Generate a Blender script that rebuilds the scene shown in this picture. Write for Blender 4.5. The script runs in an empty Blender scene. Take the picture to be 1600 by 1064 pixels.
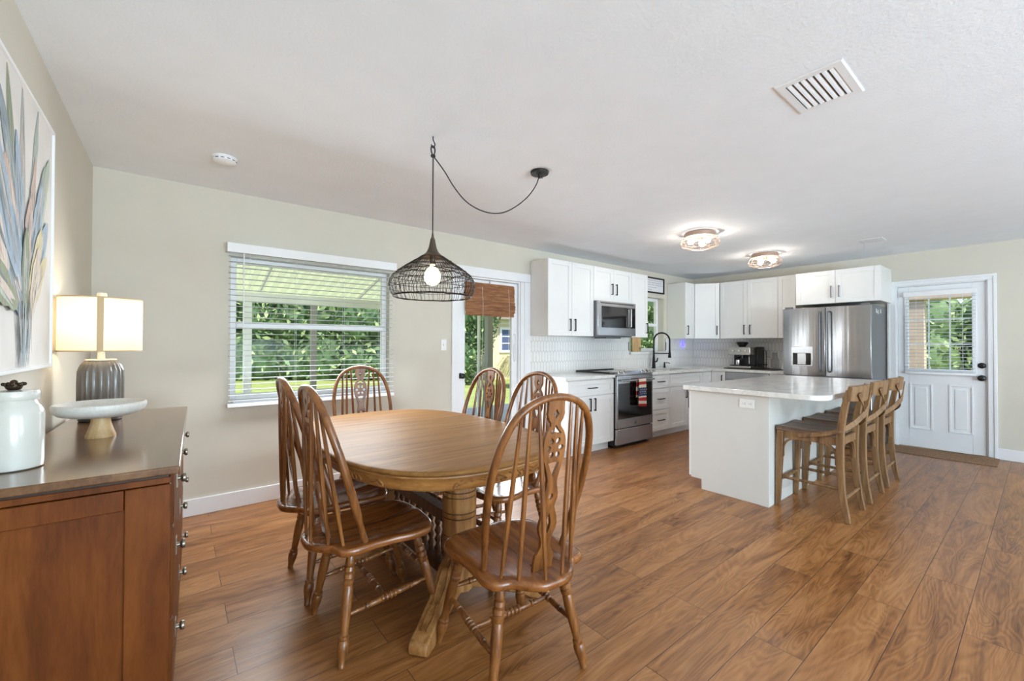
import bpy, bmesh, math, random
import numpy as np
from mathutils import Vector, Matrix
PI = math.pi
S = bpy.context.scene
COL = S.collection
random.seed(7)

# ------------------------------------------------------------------ camera, sky, sun, big lights, exposure
H = 2.46                       # ceiling height
XL, YW, XB, YR = -0.4485, 3.9406, 7.2803, -5.0   # left wall, window wall, far wall, wall behind the camera
cd = bpy.data.cameras.new('camera'); cam = bpy.data.objects.new('camera', cd); COL.objects.link(cam)
cd.sensor_fit = 'HORIZONTAL'; cd.sensor_width = 36.0; cd.lens = 660.217 / 1600 * 36.0
cd.clip_start = 0.05; cd.clip_end = 200
_d = Vector((0.62145126, 0.78339031, 0.00989704)); _r = Vector((0.78340482, -0.62150344, 0.00321941)); _u = Vector((-0.0086731, -0.00575268, 0.99994584))
cam.matrix_world = Matrix(((_r.x, _u.x, -_d.x, 0), (_r.y, _u.y, -_d.y, 0), (_r.z, _u.z, -_d.z, 1.27691), (0, 0, 0, 1)))
S.camera = cam
S.view_settings.view_transform = 'Standard'; S.view_settings.look = 'None'
S.view_settings.exposure = 0.19; S.view_settings.gamma = 1.0; S.view_settings.use_curve_mapping = False
S.cycles.use_denoising = True
S.cycles.max_bounces = 8; S.cycles.diffuse_bounces = 5; S.cycles.glossy_bounces = 4; S.cycles.transparent_max_bounces = 12
S.cycles.caustics_reflective = False; S.cycles.caustics_refractive = False
S.cycles.sample_clamp_indirect = 6.0

W = bpy.data.worlds.new('sky'); S.world = W; W.use_nodes = True
nt = W.node_tree; bg = nt.nodes['Background']; sk = nt.nodes.new('ShaderNodeTexSky')
sk.sky_type = 'NISHITA'; sk.sun_disc = False; sk.sun_elevation = math.radians(55); sk.sun_rotation = math.radians(200); sk.air_density = 1.0
nt.links.new(sk.outputs[0], bg.inputs[0]); bg.inputs[1].default_value = 0.34

def lamp(kind, name, loc, energy, color=(1, 1, 1), **kw):
    l = bpy.data.lights.new(name, kind); l.energy = energy; l.color = color
    for k, v in kw.items(): setattr(l, k, v)
    o = bpy.data.objects.new(name, l); COL.objects.link(o); o.location = loc
    return o
sun = lamp('SUN', 'sun', (0, 0, 20), 4.6, (1, .95, .86), angle=.02)
sun.rotation_euler = Vector((0.25, 0.60, -0.78)).to_track_quat('-Z', 'Y').to_euler()
# added fill lamps inside the rear glass doors, tilted up to brighten the ceiling
for i, (x, pw) in enumerate(((1.2, 450), (4.8, 165))):
    o = lamp('AREA', 'rear_ceiling_fill', (x, YR + .45, .95), pw, (.65, .85, 1.0), shape='RECTANGLE', size=2.6, size_y=2.0)
    o.rotation_euler = (math.radians(90 + 64), 0, 0)
# daylight entering at the dining window and the patio door
o = lamp('AREA', 'daylight_window', (.94, YW - .32, 1.45), 30, (.90, .96, 1), shape='RECTANGLE', size=1.2, size_y=.55); o.rotation_euler = (math.radians(-48), 0, 0)
o = lamp('AREA', 'daylight_patio_door', (2.8, YW - .22, .95), 14, (.92, .96, 1), shape='RECTANGLE', size=.6, size_y=1.0); o.rotation_euler = (math.radians(-72), 0, 0)

# ------------------------------------------------------------------ helpers
ORG = {}
def lin(c):
    return tuple(((x / 255) / 12.92 if x <= 10.3 else (((x / 255) + .055) / 1.055) ** 2.4) for x in c) + (1.0,)
def link_obj(o, parent):
    COL.objects.link(o)
    if parent is not None:
        o.parent = parent; ORG[o.name] = ORG.get(parent.name, Vector((0, 0, 0)))
    return o
def tag(o, label=None, cat=None, group=None, kind=None):
    if label: o['label'] = label
    if cat: o['category'] = cat
    if group: o['group'] = group
    if kind: o['kind'] = kind
    return o
def T(name, label, cat, loc=(0, 0, 0), rz=0, group=None, local=False):
    o = bpy.data.objects.new(name, None); COL.objects.link(o); o.empty_display_size = .1
    o.location = loc; o.rotation_euler = (0, 0, rz)
    ORG[o.name] = Vector((0, 0, 0)) if local else Vector(loc)
    return tag(o, label, cat, group)
def copy_thing(src, loc, rz, label, group=None):
    r = src.copy(); COL.objects.link(r); r.location = loc; r.rotation_euler = (0, 0, rz); r['label'] = label
    if group: r['group'] = group
    for ch in list(src.children):
        c = ch.copy(); COL.objects.link(c); c.parent = r
        for g in list(ch.children):
            e = g.copy(); COL.objects.link(e); e.parent = c
    return r

class MB:
    def __init__(s): s.v = []; s.f = []; s.mi = []
    def add(s, vs, fs, m=0):
        b = len(s.v); s.v += [tuple(v) for v in vs]; s.f += [tuple(i + b for i in f) for f in fs]; s.mi += [m] * len(fs); return s
    def box(s, x0, x1, y0, y1, z0, z1, m=0):
        return s.add([(x, y, z) for x in (x0, x1) for y in (y0, y1) for z in (z0, z1)],
                     [(0, 1, 3, 2), (4, 6, 7, 5), (0, 4, 5, 1), (2, 3, 7, 6), (0, 2, 6, 4), (1, 5, 7, 3)], m)
    def beam(s, p, q, w, h, up=(0, 0, 1), m=0, w2=None, h2=None):
        p = Vector(p); q = Vector(q); t = (q - p).normalized(); a = t.cross(Vector(up)).normalized(); b = a.cross(t)
        w2 = w if w2 is None else w2; h2 = h if h2 is None else h2
        vs = [c + a * (i * ww / 2) + b * (j * hh / 2) for c, ww, hh in ((p, w, h), (q, w2, h2)) for i in (-1, 1) for j in (-1, 1)]
        return s.add(vs, [(0, 1, 3, 2), (4, 6, 7, 5), (0, 4, 5, 1), (2, 3, 7, 6), (0, 2, 6, 4), (1, 5, 7, 3)], m)
    def ring_loft(s, rings, closed=False, caps=True, m=0):
        n = len(rings[0]); b = len(s.v); k = len(rings)
        vs = [v for r in rings for v in r]; fs = []
        for i in range(k if closed else k - 1):
            a, c = i * n, ((i + 1) % k) * n
            for j in range(n): fs.append((a + j, a + (j + 1) % n, c + (j + 1) % n, c + j))
        if caps and not closed: fs.append(tuple(range(n - 1, -1, -1))); fs.append(tuple((k - 1) * n + j for j in range(n)))
        return s.add(vs, fs, m)
    def tube(s, pts, r, n=8, closed=False, ry=None, up=None, m=0, caps=True, square=False):
        pts = [Vector(p) for p in pts]; k = len(pts)
        rr = list(r) if isinstance(r, (list, tuple)) else [r] * k
        r2 = rr if ry is None else (list(ry) if isinstance(ry, (list, tuple)) else [ry] * k)
        rings = []; a = None
        for i in range(k):
            if closed: t = pts[(i + 1) % k] - pts[i - 1]
            else: t = pts[min(i + 1, k - 1)] - pts[max(i - 1, 0)]
            t.normalize()
            if up is not None: a = t.cross(Vector(up)).normalized()
            elif a is None:
                a = t.orthogonal().normalized()
            else:
                a = (a - t * a.dot(t)); a = a.normalized() if a.length > 1e-6 else t.orthogonal().normalized()
            b = t.cross(a)
            if square: rings.append([pts[i] + a * (sx * rr[i]) + b * (sy * r2[i]) for sx, sy in ((1, 1), (-1, 1), (-1, -1), (1, -1))])
            else: rings.append([pts[i] + a * (math.cos(2 * PI * j / n) * rr[i]) + b * (math.sin(2 * PI * j / n) * r2[i]) for j in range(n)])
        return s.ring_loft(rings, closed, caps, m)
    def lathe(s, prof, o=(0, 0, 0), axis=(0, 0, 1), n=20, flute=0, fd=0, m=0, caps=True):
        # prof: list of (radius, distance along axis)
        o = Vector(o); t = Vector(axis).normalized()
        a = Vector((1, 0, 0)) if abs(t.z) > .9 else t.orthogonal().normalized(); a = (a - t * a.dot(t)).normalized(); b = t.cross(a)
        rings = []
        for p in prof:
            r, h = p[0], p[1]; f = p[2] if len(p) > 2 else 1
            ring = []
            for j in range(n):
                q = r - (fd * f * abs(math.sin(flute * PI * j / n)) if flute else 0)
                th = 2 * PI * j / n
                ring.append(o + t * h + a * (q * math.cos(th)) + b * (q * math.sin(th)))
            rings.append(ring)
        return s.ring_loft(rings, False, caps, m)
    def turned(s, p, q, prof, n=12, m=0):
        # prof: (t 0..1, radius) along p->q
        p = Vector(p); q = Vector(q); L = (q - p).length
        return s.lathe([(r, t * L) for t, r in prof], p, q - p, n, m=m)
    def ball(s, c, r, n=12, k=8, m=0, sz=1.0):
        return s.lathe([(max(1e-4, r * math.sin(PI * i / k)), -r * sz * math.cos(PI * i / k)) for i in range(k + 1)], c, (0, 0, 1), n, m=m)
    def prism(s, poly, fn, t0, t1, m=0):
        n = len(poly); vs = [fn(a, b, t) for t in (t0, t1) for a, b in poly]
        fs = [tuple(range(n - 1, -1, -1)), tuple(range(n, 2 * n))] + [(i, (i + 1) % n, n + (i + 1) % n, n + i) for i in range(n)]
        return s.add(vs, fs, m)
    def tf(s, mat):
        s.v = [tuple(mat @ Vector(v)) for v in s.v]; return s
    def build(s, name, mats, parent=None, bevel=0, smooth=True, angle=38, segs=2, subsurf=0, recalc=True):
        mats = mats if isinstance(mats, (list, tuple)) else [mats]
        o_ = ORG.get(parent.name, Vector((0, 0, 0))) if parent is not None else Vector((0, 0, 0))
        me = bpy.data.meshes.new(name)
        me.from_pydata([(v[0] - o_.x, v[1] - o_.y, v[2] - o_.z) for v in s.v], [], s.f)
        for m in mats: me.materials.append(m)
        if len(mats) > 1: me.polygons.foreach_set('material_index', s.mi)
        if recalc:
            b = bmesh.new(); b.from_mesh(me); bmesh.ops.recalc_face_normals(b, faces=b.faces); b.to_mesh(me); b.free()
        if smooth:
            me.polygons.foreach_set('use_smooth', [True] * len(me.polygons)); me.set_sharp_from_angle(angle=math.radians(angle))
        o = bpy.data.objects.new(name, me); link_obj(o, parent)
        if bevel:
            md = o.modifiers.new('edge', 'BEVEL'); md.width = bevel; md.segments = segs; md.limit_method = 'ANGLE'; md.angle_limit = math.radians(40)
        if subsurf:
            md = o.modifiers.new('sub', 'SUBSURF'); md.levels = subsurf; md.render_levels = subsurf
        return o

def catmull(pts, n=6, closed=False):
    P = [Vector(p) for p in pts]; out = []; k = len(P)
    for i in range(k if closed else k - 1):
        if closed: p0, p1, p2, p3 = P[i - 1], P[i], P[(i + 1) % k], P[(i + 2) % k]
        else: p0, p1, p2, p3 = P[max(i - 1, 0)], P[i], P[i + 1], P[min(i + 2, k - 1)]
        for j in range(n):
            t = j / n
            out.append(.5 * ((2 * p1) + (p2 - p0) * t + (2 * p0 - 5 * p1 + 4 * p2 - p3) * t * t + (3 * p1 - p0 - 3 * p2 + p3) * t ** 3))
    if not closed: out.append(P[-1])
    return out

# ------------------------------------------------------------------ materials
def base(name):
    m = bpy.data.materials.new(name); m.use_nodes = True
    return m, m.node_tree, m.node_tree.nodes['Principled BSDF']
def nd(t, kind, **kw):
    n = t.nodes.new(kind)
    for k, v in kw.items():
        if k.startswith('i_'): n.inputs[k[2:].replace('_', ' ')].default_value = v
        else: setattr(n, k, v)
    return n
def ramp(t, stops):
    r = t.nodes.new('ShaderNodeValToRGB'); e = r.color_ramp.elements
    e[0].position, e[0].color = stops[0]; e[1].position, e[1].color = stops[-1]
    for p, c in stops[1:-1]:
        x = e.new(p); x.color = c
    return r
def M(name, c, rough=.5, metal=0, var=0, vscale=5, bump=0, bscale=60, spec=.5, coat=0, stretch=(1, 1, 1), emit=0, emit_c=None, trans=0, sss=0):
    m, t, b = base(name); c = lin(c)
    b.inputs['Roughness'].default_value = rough; b.inputs['Metallic'].default_value = metal; b.inputs['Specular IOR Level'].default_value = spec
    b.inputs['Coat Weight'].default_value = coat; b.inputs['Coat Roughness'].default_value = .12
    tc = nd(t, 'ShaderNodeTexCoord'); mp = nd(t, 'ShaderNodeMapping'); mp.inputs['Scale'].default_value = stretch; t.links.new(tc.outputs['Object'], mp.inputs[0])
    nz = nd(t, 'ShaderNodeTexNoise', i_Scale=vscale, i_Detail=4.0); t.links.new(mp.outputs[0], nz.inputs['Vector'])
    v = max(var, .015)
    rp = ramp(t, [(.3, tuple(x * (1 - v) for x in c[:3]) + (1,)), (.7, tuple(min(1, x * (1 + v)) for x in c[:3]) + (1,))])
    t.links.new(nz.outputs[0], rp.inputs[0]); t.links.new(rp.outputs[0], b.inputs['Base Color'])
    if bump:
        n2 = nd(t, 'ShaderNodeTexNoise', i_Scale=bscale, i_Detail=3.0); t.links.new(mp.outputs[0], n2.inputs['Vector'])
        bp = nd(t, 'ShaderNodeBump', i_Strength=bump, i_Distance=.01); t.links.new(n2.outputs[0], bp.inputs['Height']); t.links.new(bp.outputs[0], b.inputs['Normal'])
    if emit:
        b.inputs['Emission Color'].default_value = lin(emit_c) if emit_c else c; b.inputs['Emission Strength'].default_value = emit
    if trans: b.inputs['Transmission Weight'].default_value = trans
    return m
def wood(name, ca, cb, cc, rough=.35, stretch=(9, 9, .7), scale=3.0, bump=.12, coat=0, spec=.5):
    m, t, b = base(name)
    tc = nd(t, 'ShaderNodeTexCoord'); mp = nd(t, 'ShaderNodeMapping'); mp.inputs['Scale'].default_value = stretch; t.links.new(tc.outputs['Object'], mp.inputs[0])
    n1 = nd(t, 'ShaderNodeTexNoise', i_Scale=scale, i_Detail=5.0, i_Roughness=.6, i_Distortion=.7); t.links.new(mp.outputs[0], n1.inputs['Vector'])
    n2 = nd(t, 'ShaderNodeTexNoise', i_Scale=scale * 7, i_Detail=3.0, i_Roughness=.7); t.links.new(mp.outputs[0], n2.inputs['Vector'])
    mx = nd(t, 'ShaderNodeMath', operation='MULTIPLY_ADD'); t.links.new(n2.outputs[0], mx.inputs[0]); mx.inputs[1].default_value = .35; t.links.new(n1.outputs[0], mx.inputs[2])
    rp = ramp(t, [(.45, lin(ca)), (.66, lin(cb)), (.88, lin(cc))]); t.links.new(mx.outputs[0], rp.inputs[0]); t.links.new(rp.outputs[0], b.inputs['Base Color'])
    b.inputs['Roughness'].default_value = rough; b.inputs['Coat Weight'].default_value = coat; b.inputs['Coat Roughness'].default_value = .15; b.inputs['Specular IOR Level'].default_value = spec
    if bump:
        bp = nd(t, 'ShaderNodeBump', i_Strength=bump, i_Distance=.004); t.links.new(mx.outputs[0], bp.inputs['Height']); t.links.new(bp.outputs[0], b.inputs['Normal'])
    return m
def floor_mat():
    m, t, b = base('oak_plank_floor'); L = t.links
    tc = nd(t, 'ShaderNodeTexCoord'); mp = nd(t, 'ShaderNodeMapping'); mp.inputs['Location'].default_value = (-.72, -.044, 0); L.new(tc.outputs['Object'], mp.inputs[0])
    bk = nd(t, 'ShaderNodeTexBrick', i_Scale=1.0, i_Mortar_Size=.0016, i_Mortar_Smooth=.3, i_Bias=0.0, i_Brick_Width=1.28, i_Row_Height=.19); bk.offset = .41; bk.offset_frequency = 2; bk.squash = 1.0
    bk.inputs['Color1'].default_value = (0, 0, 0, 1); bk.inputs['Color2'].default_value = (1, 1, 1, 1); bk.inputs['Mortar'].default_value = (.5, .5, .5, 1)
    L.new(mp.outputs[0], bk.inputs['Vector'])
    off = nd(t, 'ShaderNodeVectorMath', operation='MULTIPLY'); off.inputs[1].default_value = (37, 19, 53); L.new(bk.outputs['Color'], off.inputs[0])
    add = nd(t, 'ShaderNodeVectorMath', operation='ADD'); L.new(mp.outputs[0], add.inputs[0]); L.new(off.outputs[0], add.inputs[1])
    s1 = nd(t, 'ShaderNodeMapping'); s1.inputs['Scale'].default_value = (1.0, 6.5, 1); L.new(add.outputs[0], s1.inputs[0])
    n0 = nd(t, 'ShaderNodeTexNoise', i_Scale=1.0, i_Detail=2.0, i_Distortion=.8); L.new(s1.outputs[0], n0.inputs['Vector'])
    # growth rings: contour lines of a stretched noise field
    rg = nd(t, 'ShaderNodeMath', operation='MULTIPLY'); rg.inputs[1].default_value = 105.0; L.new(n0.outputs[0], rg.inputs[0])
    sn = nd(t, 'ShaderNodeMath', operation='SINE'); L.new(rg.outputs[0], sn.inputs[0])
    s2 = nd(t, 'ShaderNodeMapping'); s2.inputs['Scale'].default_value = (5, 110, 1); L.new(add.outputs[0], s2.inputs[0])
    n2 = nd(t, 'ShaderNodeTexNoise', i_Scale=1.0, i_Detail=4.0, i_Roughness=.65); L.new(s2.outputs[0], n2.inputs['Vector'])
    s3 = nd(t, 'ShaderNodeMapping'); s3.inputs['Scale'].default_value = (1.1, 9, 1); L.new(add.outputs[0], s3.inputs[0])
    n3 = nd(t, 'ShaderNodeTexNoise', i_Scale=1.0, i_Detail=4.0, i_Roughness=.6, i_Distortion=1.2); L.new(s3.outputs[0], n3.inputs['Vector'])
    a = nd(t, 'ShaderNodeMath', operation='MULTIPLY_ADD'); L.new(sn.outputs[0], a.inputs[0]); a.inputs[1].default_value = .065; L.new(n3.outputs[0], a.inputs[2])
    kv = nd(t, 'ShaderNodeMapping'); kv.inputs['Scale'].default_value = (1.3, 2.6, 1); L.new(add.outputs[0], kv.inputs[0]); vo = nd(t, 'ShaderNodeTexVoronoi', i_Scale=1.0); L.new(kv.outputs[0], vo.inputs['Vector'])
    kr = nd(t, 'ShaderNodeMapRange'); kr.inputs[1].default_value = .015; kr.inputs[2].default_value = .085; kr.inputs[3].default_value = -.30; kr.inputs[4].default_value = 0.0; L.new(vo.outputs['Distance'], kr.inputs[0])
    ka = nd(t, 'ShaderNodeMath', operation='ADD'); L.new(a.outputs[0], ka.inputs[0]); L.new(kr.outputs[0], ka.inputs[1]); a = ka
    c = nd(t, 'ShaderNodeMath', operation='MULTIPLY_ADD'); L.new(n2.outputs[0], c.inputs[0]); c.inputs[1].default_value = .34; L.new(a.outputs[0], c.inputs[2])
    e = nd(t, 'ShaderNodeMath', operation='MULTIPLY_ADD'); L.new(bk.outputs['Color'], e.inputs[0]); e.inputs[1].default_value = .13; L.new(c.outputs[0], e.inputs[2])
    rp = ramp(t, [(.36, lin((70, 38, 17))), (.53, lin((118, 72, 34))), (.71, lin((150, 98, 52))), (.94, lin((174, 122, 74)))]); L.new(e.outputs[0], rp.inputs[0])
    mm = nd(t, 'ShaderNodeMix', data_type='RGBA'); L.new(bk.outputs['Fac'], mm.inputs['Factor']); L.new(rp.outputs[0], mm.inputs['A']); mm.inputs['B'].default_value = lin((62, 38, 22))
    L.new(mm.outputs['Result'], b.inputs['Base Color'])
    rr = nd(t, 'ShaderNodeMapRange'); L.new(n3.outputs[0], rr.inputs[0]); rr.inputs[3].default_value = .27; rr.inputs[4].default_value = .42; L.new(rr.outputs[0], b.inputs['Roughness'])
    hh = nd(t, 'ShaderNodeMath', operation='MULTIPLY_ADD'); L.new(bk.outputs['Fac'], hh.inputs[0]); hh.inputs[1].default_value = -1.2; L.new(c.outputs[0], hh.inputs[2])
    bp = nd(t, 'ShaderNodeBump', i_Strength=.35, i_Distance=.0025); L.new(hh.outputs[0], bp.inputs['Height']); L.new(bp.outputs[0], b.inputs['Normal'])
    return m
def marble(name, c, vein, amount=.5, rough=.18, scale=3):
    m, t, b = base(name); L = t.links
    tc = nd(t, 'ShaderNodeTexCoord'); n1 = nd(t, 'ShaderNodeTexNoise', i_Scale=scale, i_Detail=8.0, i_Roughness=.6, i_Distortion=1.5); L.new(tc.outputs['Object'], n1.inputs['Vector'])
    v = tuple(a * (1 - amount) + b_ * amount for a, b_ in zip(lin(c), lin(vein)))
    rp = ramp(t, [(.44, lin(c)), (.50, v), (.56, lin(c))]); L.new(n1.outputs[0], rp.inputs[0]); L.new(rp.outputs[0], b.inputs['Base Color'])
    b.inputs['Roughness'].default_value = rough
    return m
def glass(name, tint=(1, 1, 1), refl=.06):
    m, t, b = base(name); t.nodes.remove(b); L = t.links
    tr = nd(t, 'ShaderNodeBsdfTransparent'); tr.inputs[0].default_value = tint + (1,); gl = nd(t, 'ShaderNodeBsdfGlossy'); gl.inputs['Roughness'].default_value = .02
    fr = nd(t, 'ShaderNodeFresnel', i_IOR=1.14); ge = nd(t, 'ShaderNodeNewGeometry'); iv = nd(t, 'ShaderNodeMath', operation='SUBTRACT'); iv.inputs[0].default_value = 1.0; L.new(ge.outputs['Backfacing'], iv.inputs[1])
    ml = nd(t, 'ShaderNodeMath', operation='MULTIPLY'); L.new(fr.outputs[0], ml.inputs[0]); L.new(iv.outputs[0], ml.inputs[1]); mx = nd(t, 'ShaderNodeMixShader'); L.new(ml.outputs[0], mx.inputs[0]); L.new(tr.outputs[0], mx.inputs[1]); L.new(gl.outputs[0], mx.inputs[2])
    L.new(mx.outputs[0], t.nodes['Material Output'].inputs[0]); return m
def translucent(name, c, mix=.5, emit=0):
    m, t, b = base(name); t.nodes.remove(b); L = t.links
    d = nd(t, 'ShaderNodeBsdfDiffuse'); d.inputs[0].default_value = lin(c); tr = nd(t, 'ShaderNodeBsdfTranslucent'); tr.inputs[0].default_value = lin(c)
    mx = nd(t, 'ShaderNodeMixShader'); mx.inputs[0].default_value = mix; L.new(d.outputs[0], mx.inputs[1]); L.new(tr.outputs[0], mx.inputs[2]); L.new(mx.outputs[0], t.nodes['Material Output'].inputs[0]); return m

m_wall = M('wall_paint_beige', (210, 204, 191), .75, bump=.04, bscale=180)
m_ceil = M('ceiling_white_texture', (240, 244, 250), .85, bump=.20, bscale=75)
m_trim = M('trim_white', (236, 237, 240), .38)
m_cab = M('cabinet_white', (236, 236, 236), .32)
m_island = M('island_pale_grey', (216, 215, 211), .35)
m_cabside = M('cabinet_side_white', (232, 230, 226), .3)
m_black = M('black_metal', (26, 24, 23), .38, .6)
m_blackp = M('black_plastic', (22, 21, 21), .35)
m_steel = M('stainless_steel', (178, 178, 180), .24, 1, var=.05, vscale=4, stretch=(1, 1, 40))
m_fridge = M('fridge_stainless', (168, 168, 171), .22, 1, var=.03, bump=.6, bscale=1.0, stretch=(3, 9, .30))
m_steeld = M('dark_steel', (120, 121, 124), .38, .8)
m_chrome = M('chrome', (215, 215, 215), .12, 1)
m_glassdark = M('dark_glass', (22, 19, 18), .06, spec=.7)
m_glass = glass('window_glass')
m_floor = floor_mat()
m_oak = wood('chair_oak', (78, 44, 19), (124, 75, 34), (154, 100, 50), .32, coat=.25)
m_oakh = wood('chair_oak_cross', (78, 44, 19), (124, 75, 34), (154, 100, 50), .32, stretch=(.9, 9, 9), coat=.25)
m_seat = wood('chair_seat_oak', (84, 46, 20), (128, 74, 33), (156, 98, 48), .25, stretch=(9, .8, 9), coat=.45)
m_top = wood('table_top_oak', (116, 78, 38), (142, 100, 54), (158, 116, 68), .5, stretch=(.8, 10, 9), scale=2.2, bump=.06, spec=.16)
m_apron = wood('table_apron_oak', (112, 70, 32), (164, 114, 60), (190, 140, 82), .36, stretch=(2.0, 2.0, 8), scale=2.6, coat=.2)
m_ped = wood('table_pedestal_oak', (118, 76, 38), (160, 112, 62), (186, 140, 88), .4, coat=.15)
m_groove = M('dark_groove_stain', (58, 32, 16), .5)
m_side = wood('sideboard_cherry', (84, 42, 15), (106, 56, 21), (122, 68, 27), .45, stretch=(5, 5, .8), scale=2.4, bump=.05, spec=.18)
m_sidetop = wood('sideboard_top_cherry', (78, 50, 27), (104, 70, 42), (122, 88, 56), .22, stretch=(6, .7, 5), scale=2.2, bump=.03, coat=.5)
m_sidedark = M('sideboard_shadow_gap', (44, 22, 12), .5)
m_stool = wood('stool_weathered_oak', (84, 58, 36), (126, 92, 58), (152, 118, 80), .55, bump=.2)
m_stoolseat = wood('stool_seat_greyed', (64, 46, 36), (98, 75, 60), (134, 112, 94), .45, stretch=(9, .8, 9), bump=.2)
m_quartz = marble('white_quartz', (232, 231, 228), (196, 192, 186), .40, .14, 2.6)
m_marble = marble('bowl_marble', (222, 219, 212), (170, 168, 162), .22, .4, 22)
m_tile = M('white_glazed_tile', (236, 234, 232), .12, var=.03, vscale=30)
m_grout = M('grey_grout', (124, 122, 124), .9)
m_vinyl = M('vinyl_white', (240, 241, 243), .4)
m_blind = translucent('blind_slat_white', (238, 239, 242), .25)
m_bronze = M('antique_bronze', (92, 80, 68), .45, .6)
m_wire = M('dark_bronze_wire', (44, 35, 27), .5, .5)
m_cord = M('black_cord', (30, 29, 28), .6)
m_bulb = M('glowing_bulb', (255, 226, 178), .3, emit=14, emit_c=(255, 214, 150))
m_bulbw = M('glowing_white_bulb', (255, 240, 215), .3, emit=48, emit_c=(255, 240, 220))
m_shade = translucent('linen_lampshade', (246, 234, 208), .55)
m_ceramic = M('white_glazed_ceramic', (214, 214, 206), .16, coat=.4)
m_lampgrey = M('grey_glazed_ceramic', (108, 102, 96), .3, var=.25, vscale=18, stretch=(1, 1, .3), coat=.3)
m_lampwhite = M('lamp_cap_cream', (222, 212, 192), .35)
m_bwood = wood('bowl_foot_wood', (170, 134, 88), (196, 160, 112), (214, 182, 136), .5, bump=.08)
m_pewter = M('pewter', (142, 132, 118), .38, .85)
m_canvas = M('painted_canvas', (226, 222, 218), .7, var=.05, vscale=6, bump=.1, bscale=300)
m_bamboo = wood('bamboo_weave', (88, 50, 24), (138, 86, 46), (182, 128, 80), .55, stretch=(.9, 6, 14), scale=5, bump=.3)
m_mat = M('woven_doormat', (146, 110, 80), .9, var=.25, vscale=22, bump=.6, bscale=240, stretch=(1, 3, 1))
m_grass = M('lawn_grass', (156, 168, 92), .9, var=.25, vscale=3, bump=.4, bscale=40)
m_leaf = [M('leaf_deep_green', (64, 92, 52), .6, var=.35, vscale=2), M('leaf_mid_green', (98, 126, 74), .6, var=.3, vscale=2), M('leaf_light_green', (156, 174, 118), .6, var=.3, vscale=2)]
m_patio = M('patio_concrete', (196, 190, 178), .85, var=.06, vscale=3)
m_awning = translucent('green_fibreglass_roof', (214, 220, 172), .5)
m_outwhite = M('exterior_white_paint', (236, 236, 232), .6)
m_outgrey = M('exterior_grey_post', (164, 160, 154), .7)
m_stucco = M('cream_stucco', (226, 212, 178), .9, bump=.2, bscale=60)
m_roof = M('house_roof', (150, 138, 124), .9)
# ------------------------------------------------------------------ the room
def holes_wall(fn, u0, u1, z0, z1, holes):
    mb = MB(); us = sorted({u0, u1} | {h[0] for h in holes} | {h[1] for h in holes})
    for a, b in zip(us, us[1:]):
        hs = sorted([h for h in holes if h[0] <= a + 1e-6 and h[1] >= b - 1e-6], key=lambda h: h[2]); z = z0
        for h in hs:
            if h[2] > z + 1e-6: fn(mb, a, b, z, h[2])
            z = h[3]
        if z < z1: fn(mb, a, b, z, z1)
    return mb
TH = .16
def struct(mb, name, mat, label, cat, **kw):
    return tag(mb.build(name, mat, None, **kw), label, cat, kind='structure')
struct(MB().box(XL - TH, XB + TH, YR - TH, YW + TH, -.12, 0), 'floor', m_floor, 'warm brown oak plank floor running through the room', 'floor', smooth=False)
struct(MB().box(XL - TH - .3, XB + .6, YR - 3.0, YW + TH + .25, H, H + .25), 'ceiling', m_ceil, 'white lightly textured ceiling over the whole room', 'ceiling', smooth=False)  # slab runs on past the rear wall, an added overhang to block the sun
struct(MB().box(XL - TH, XL, YR - TH, YW + TH, 0, H), 'wall_left', m_wall, 'beige wall behind the sideboard and the painting', 'wall', smooth=False)
WIN = (.325, 1.61, .83, 1.965); PAT = (2.385, 3.25, 0, 2.035); KWIN = (5.44, 6.345, 1.175, 2.05); BD = (.405, 1.19, 0, 2.04)
struct(holes_wall(lambda m, a, b, c, d: m.box(a, b, YW, YW + TH, c, d), XL, XB + TH, 0, H, [WIN, PAT, KWIN]), 'wall_back', m_wall, 'beige wall with the blinds window, the glass door and the range', 'wall', smooth=False)
struct(holes_wall(lambda m, a, b, c, d: m.box(XB, XB + TH, a, b, c, d), YR - TH, YW, 0, H, [BD]), 'wall_right', m_wall, 'beige far wall behind the fridge and white entry door', 'wall', smooth=False)
RW = [(.05, 2.65, .08, 2.28), (3.3, 5.9, .08, 2.28)]
struct(holes_wall(lambda m, a, b, c, d: m.box(a, b, YR - TH, YR, c, d), XL, XB, 0, H, RW), 'wall_front', m_wall, 'beige wall with two wide glass doors opposite the kitchen', 'wall', smooth=False)
for i, (a, b, c, d) in enumerate(RW):
    f = MB().box(a, a + .06, YR - .11, YR - .05, c, d).box(b - .06, b, YR - .11, YR - .05, c, d).box(a + .06, b - .06, YR - .11, YR - .05, d - .06, d).box(a + .06, b - .06, YR - .11, YR - .05, c, c + .06).box((a + b) / 2 - .035, (a + b) / 2 + .035, YR - .11, YR - .05, c + .06, d - .06)
    struct(f, 'door_%d' % (i + 3), m_trim, ('white framed sliding door on the wall facing the kitchen, nearer the sideboard', 'white framed sliding door on the wall facing the kitchen, nearer the entry')[i], 'door')
# baseboards
def baseboard(name, label, x0, x1, y0, y1):
    struct(MB().box(x0, x1, y0, y1, 0, .125), name, m_trim, label, 'baseboard', bevel=.004)
baseboard('baseboard_back', 'white baseboard under the blinds window', XL, 2.296, YW - .015, YW)
baseboard('baseboard_left', 'white baseboard along the wall behind the sideboard', XL, XL + .015, YR, YW - .016)
baseboard('baseboard_right', 'white baseboard beside the white entry door', XB - .015, XB, YR, .335)
baseboard('baseboard_front', 'white baseboard between the sliding doors', 2.66, 3.29, YR, YR + .015)

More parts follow.
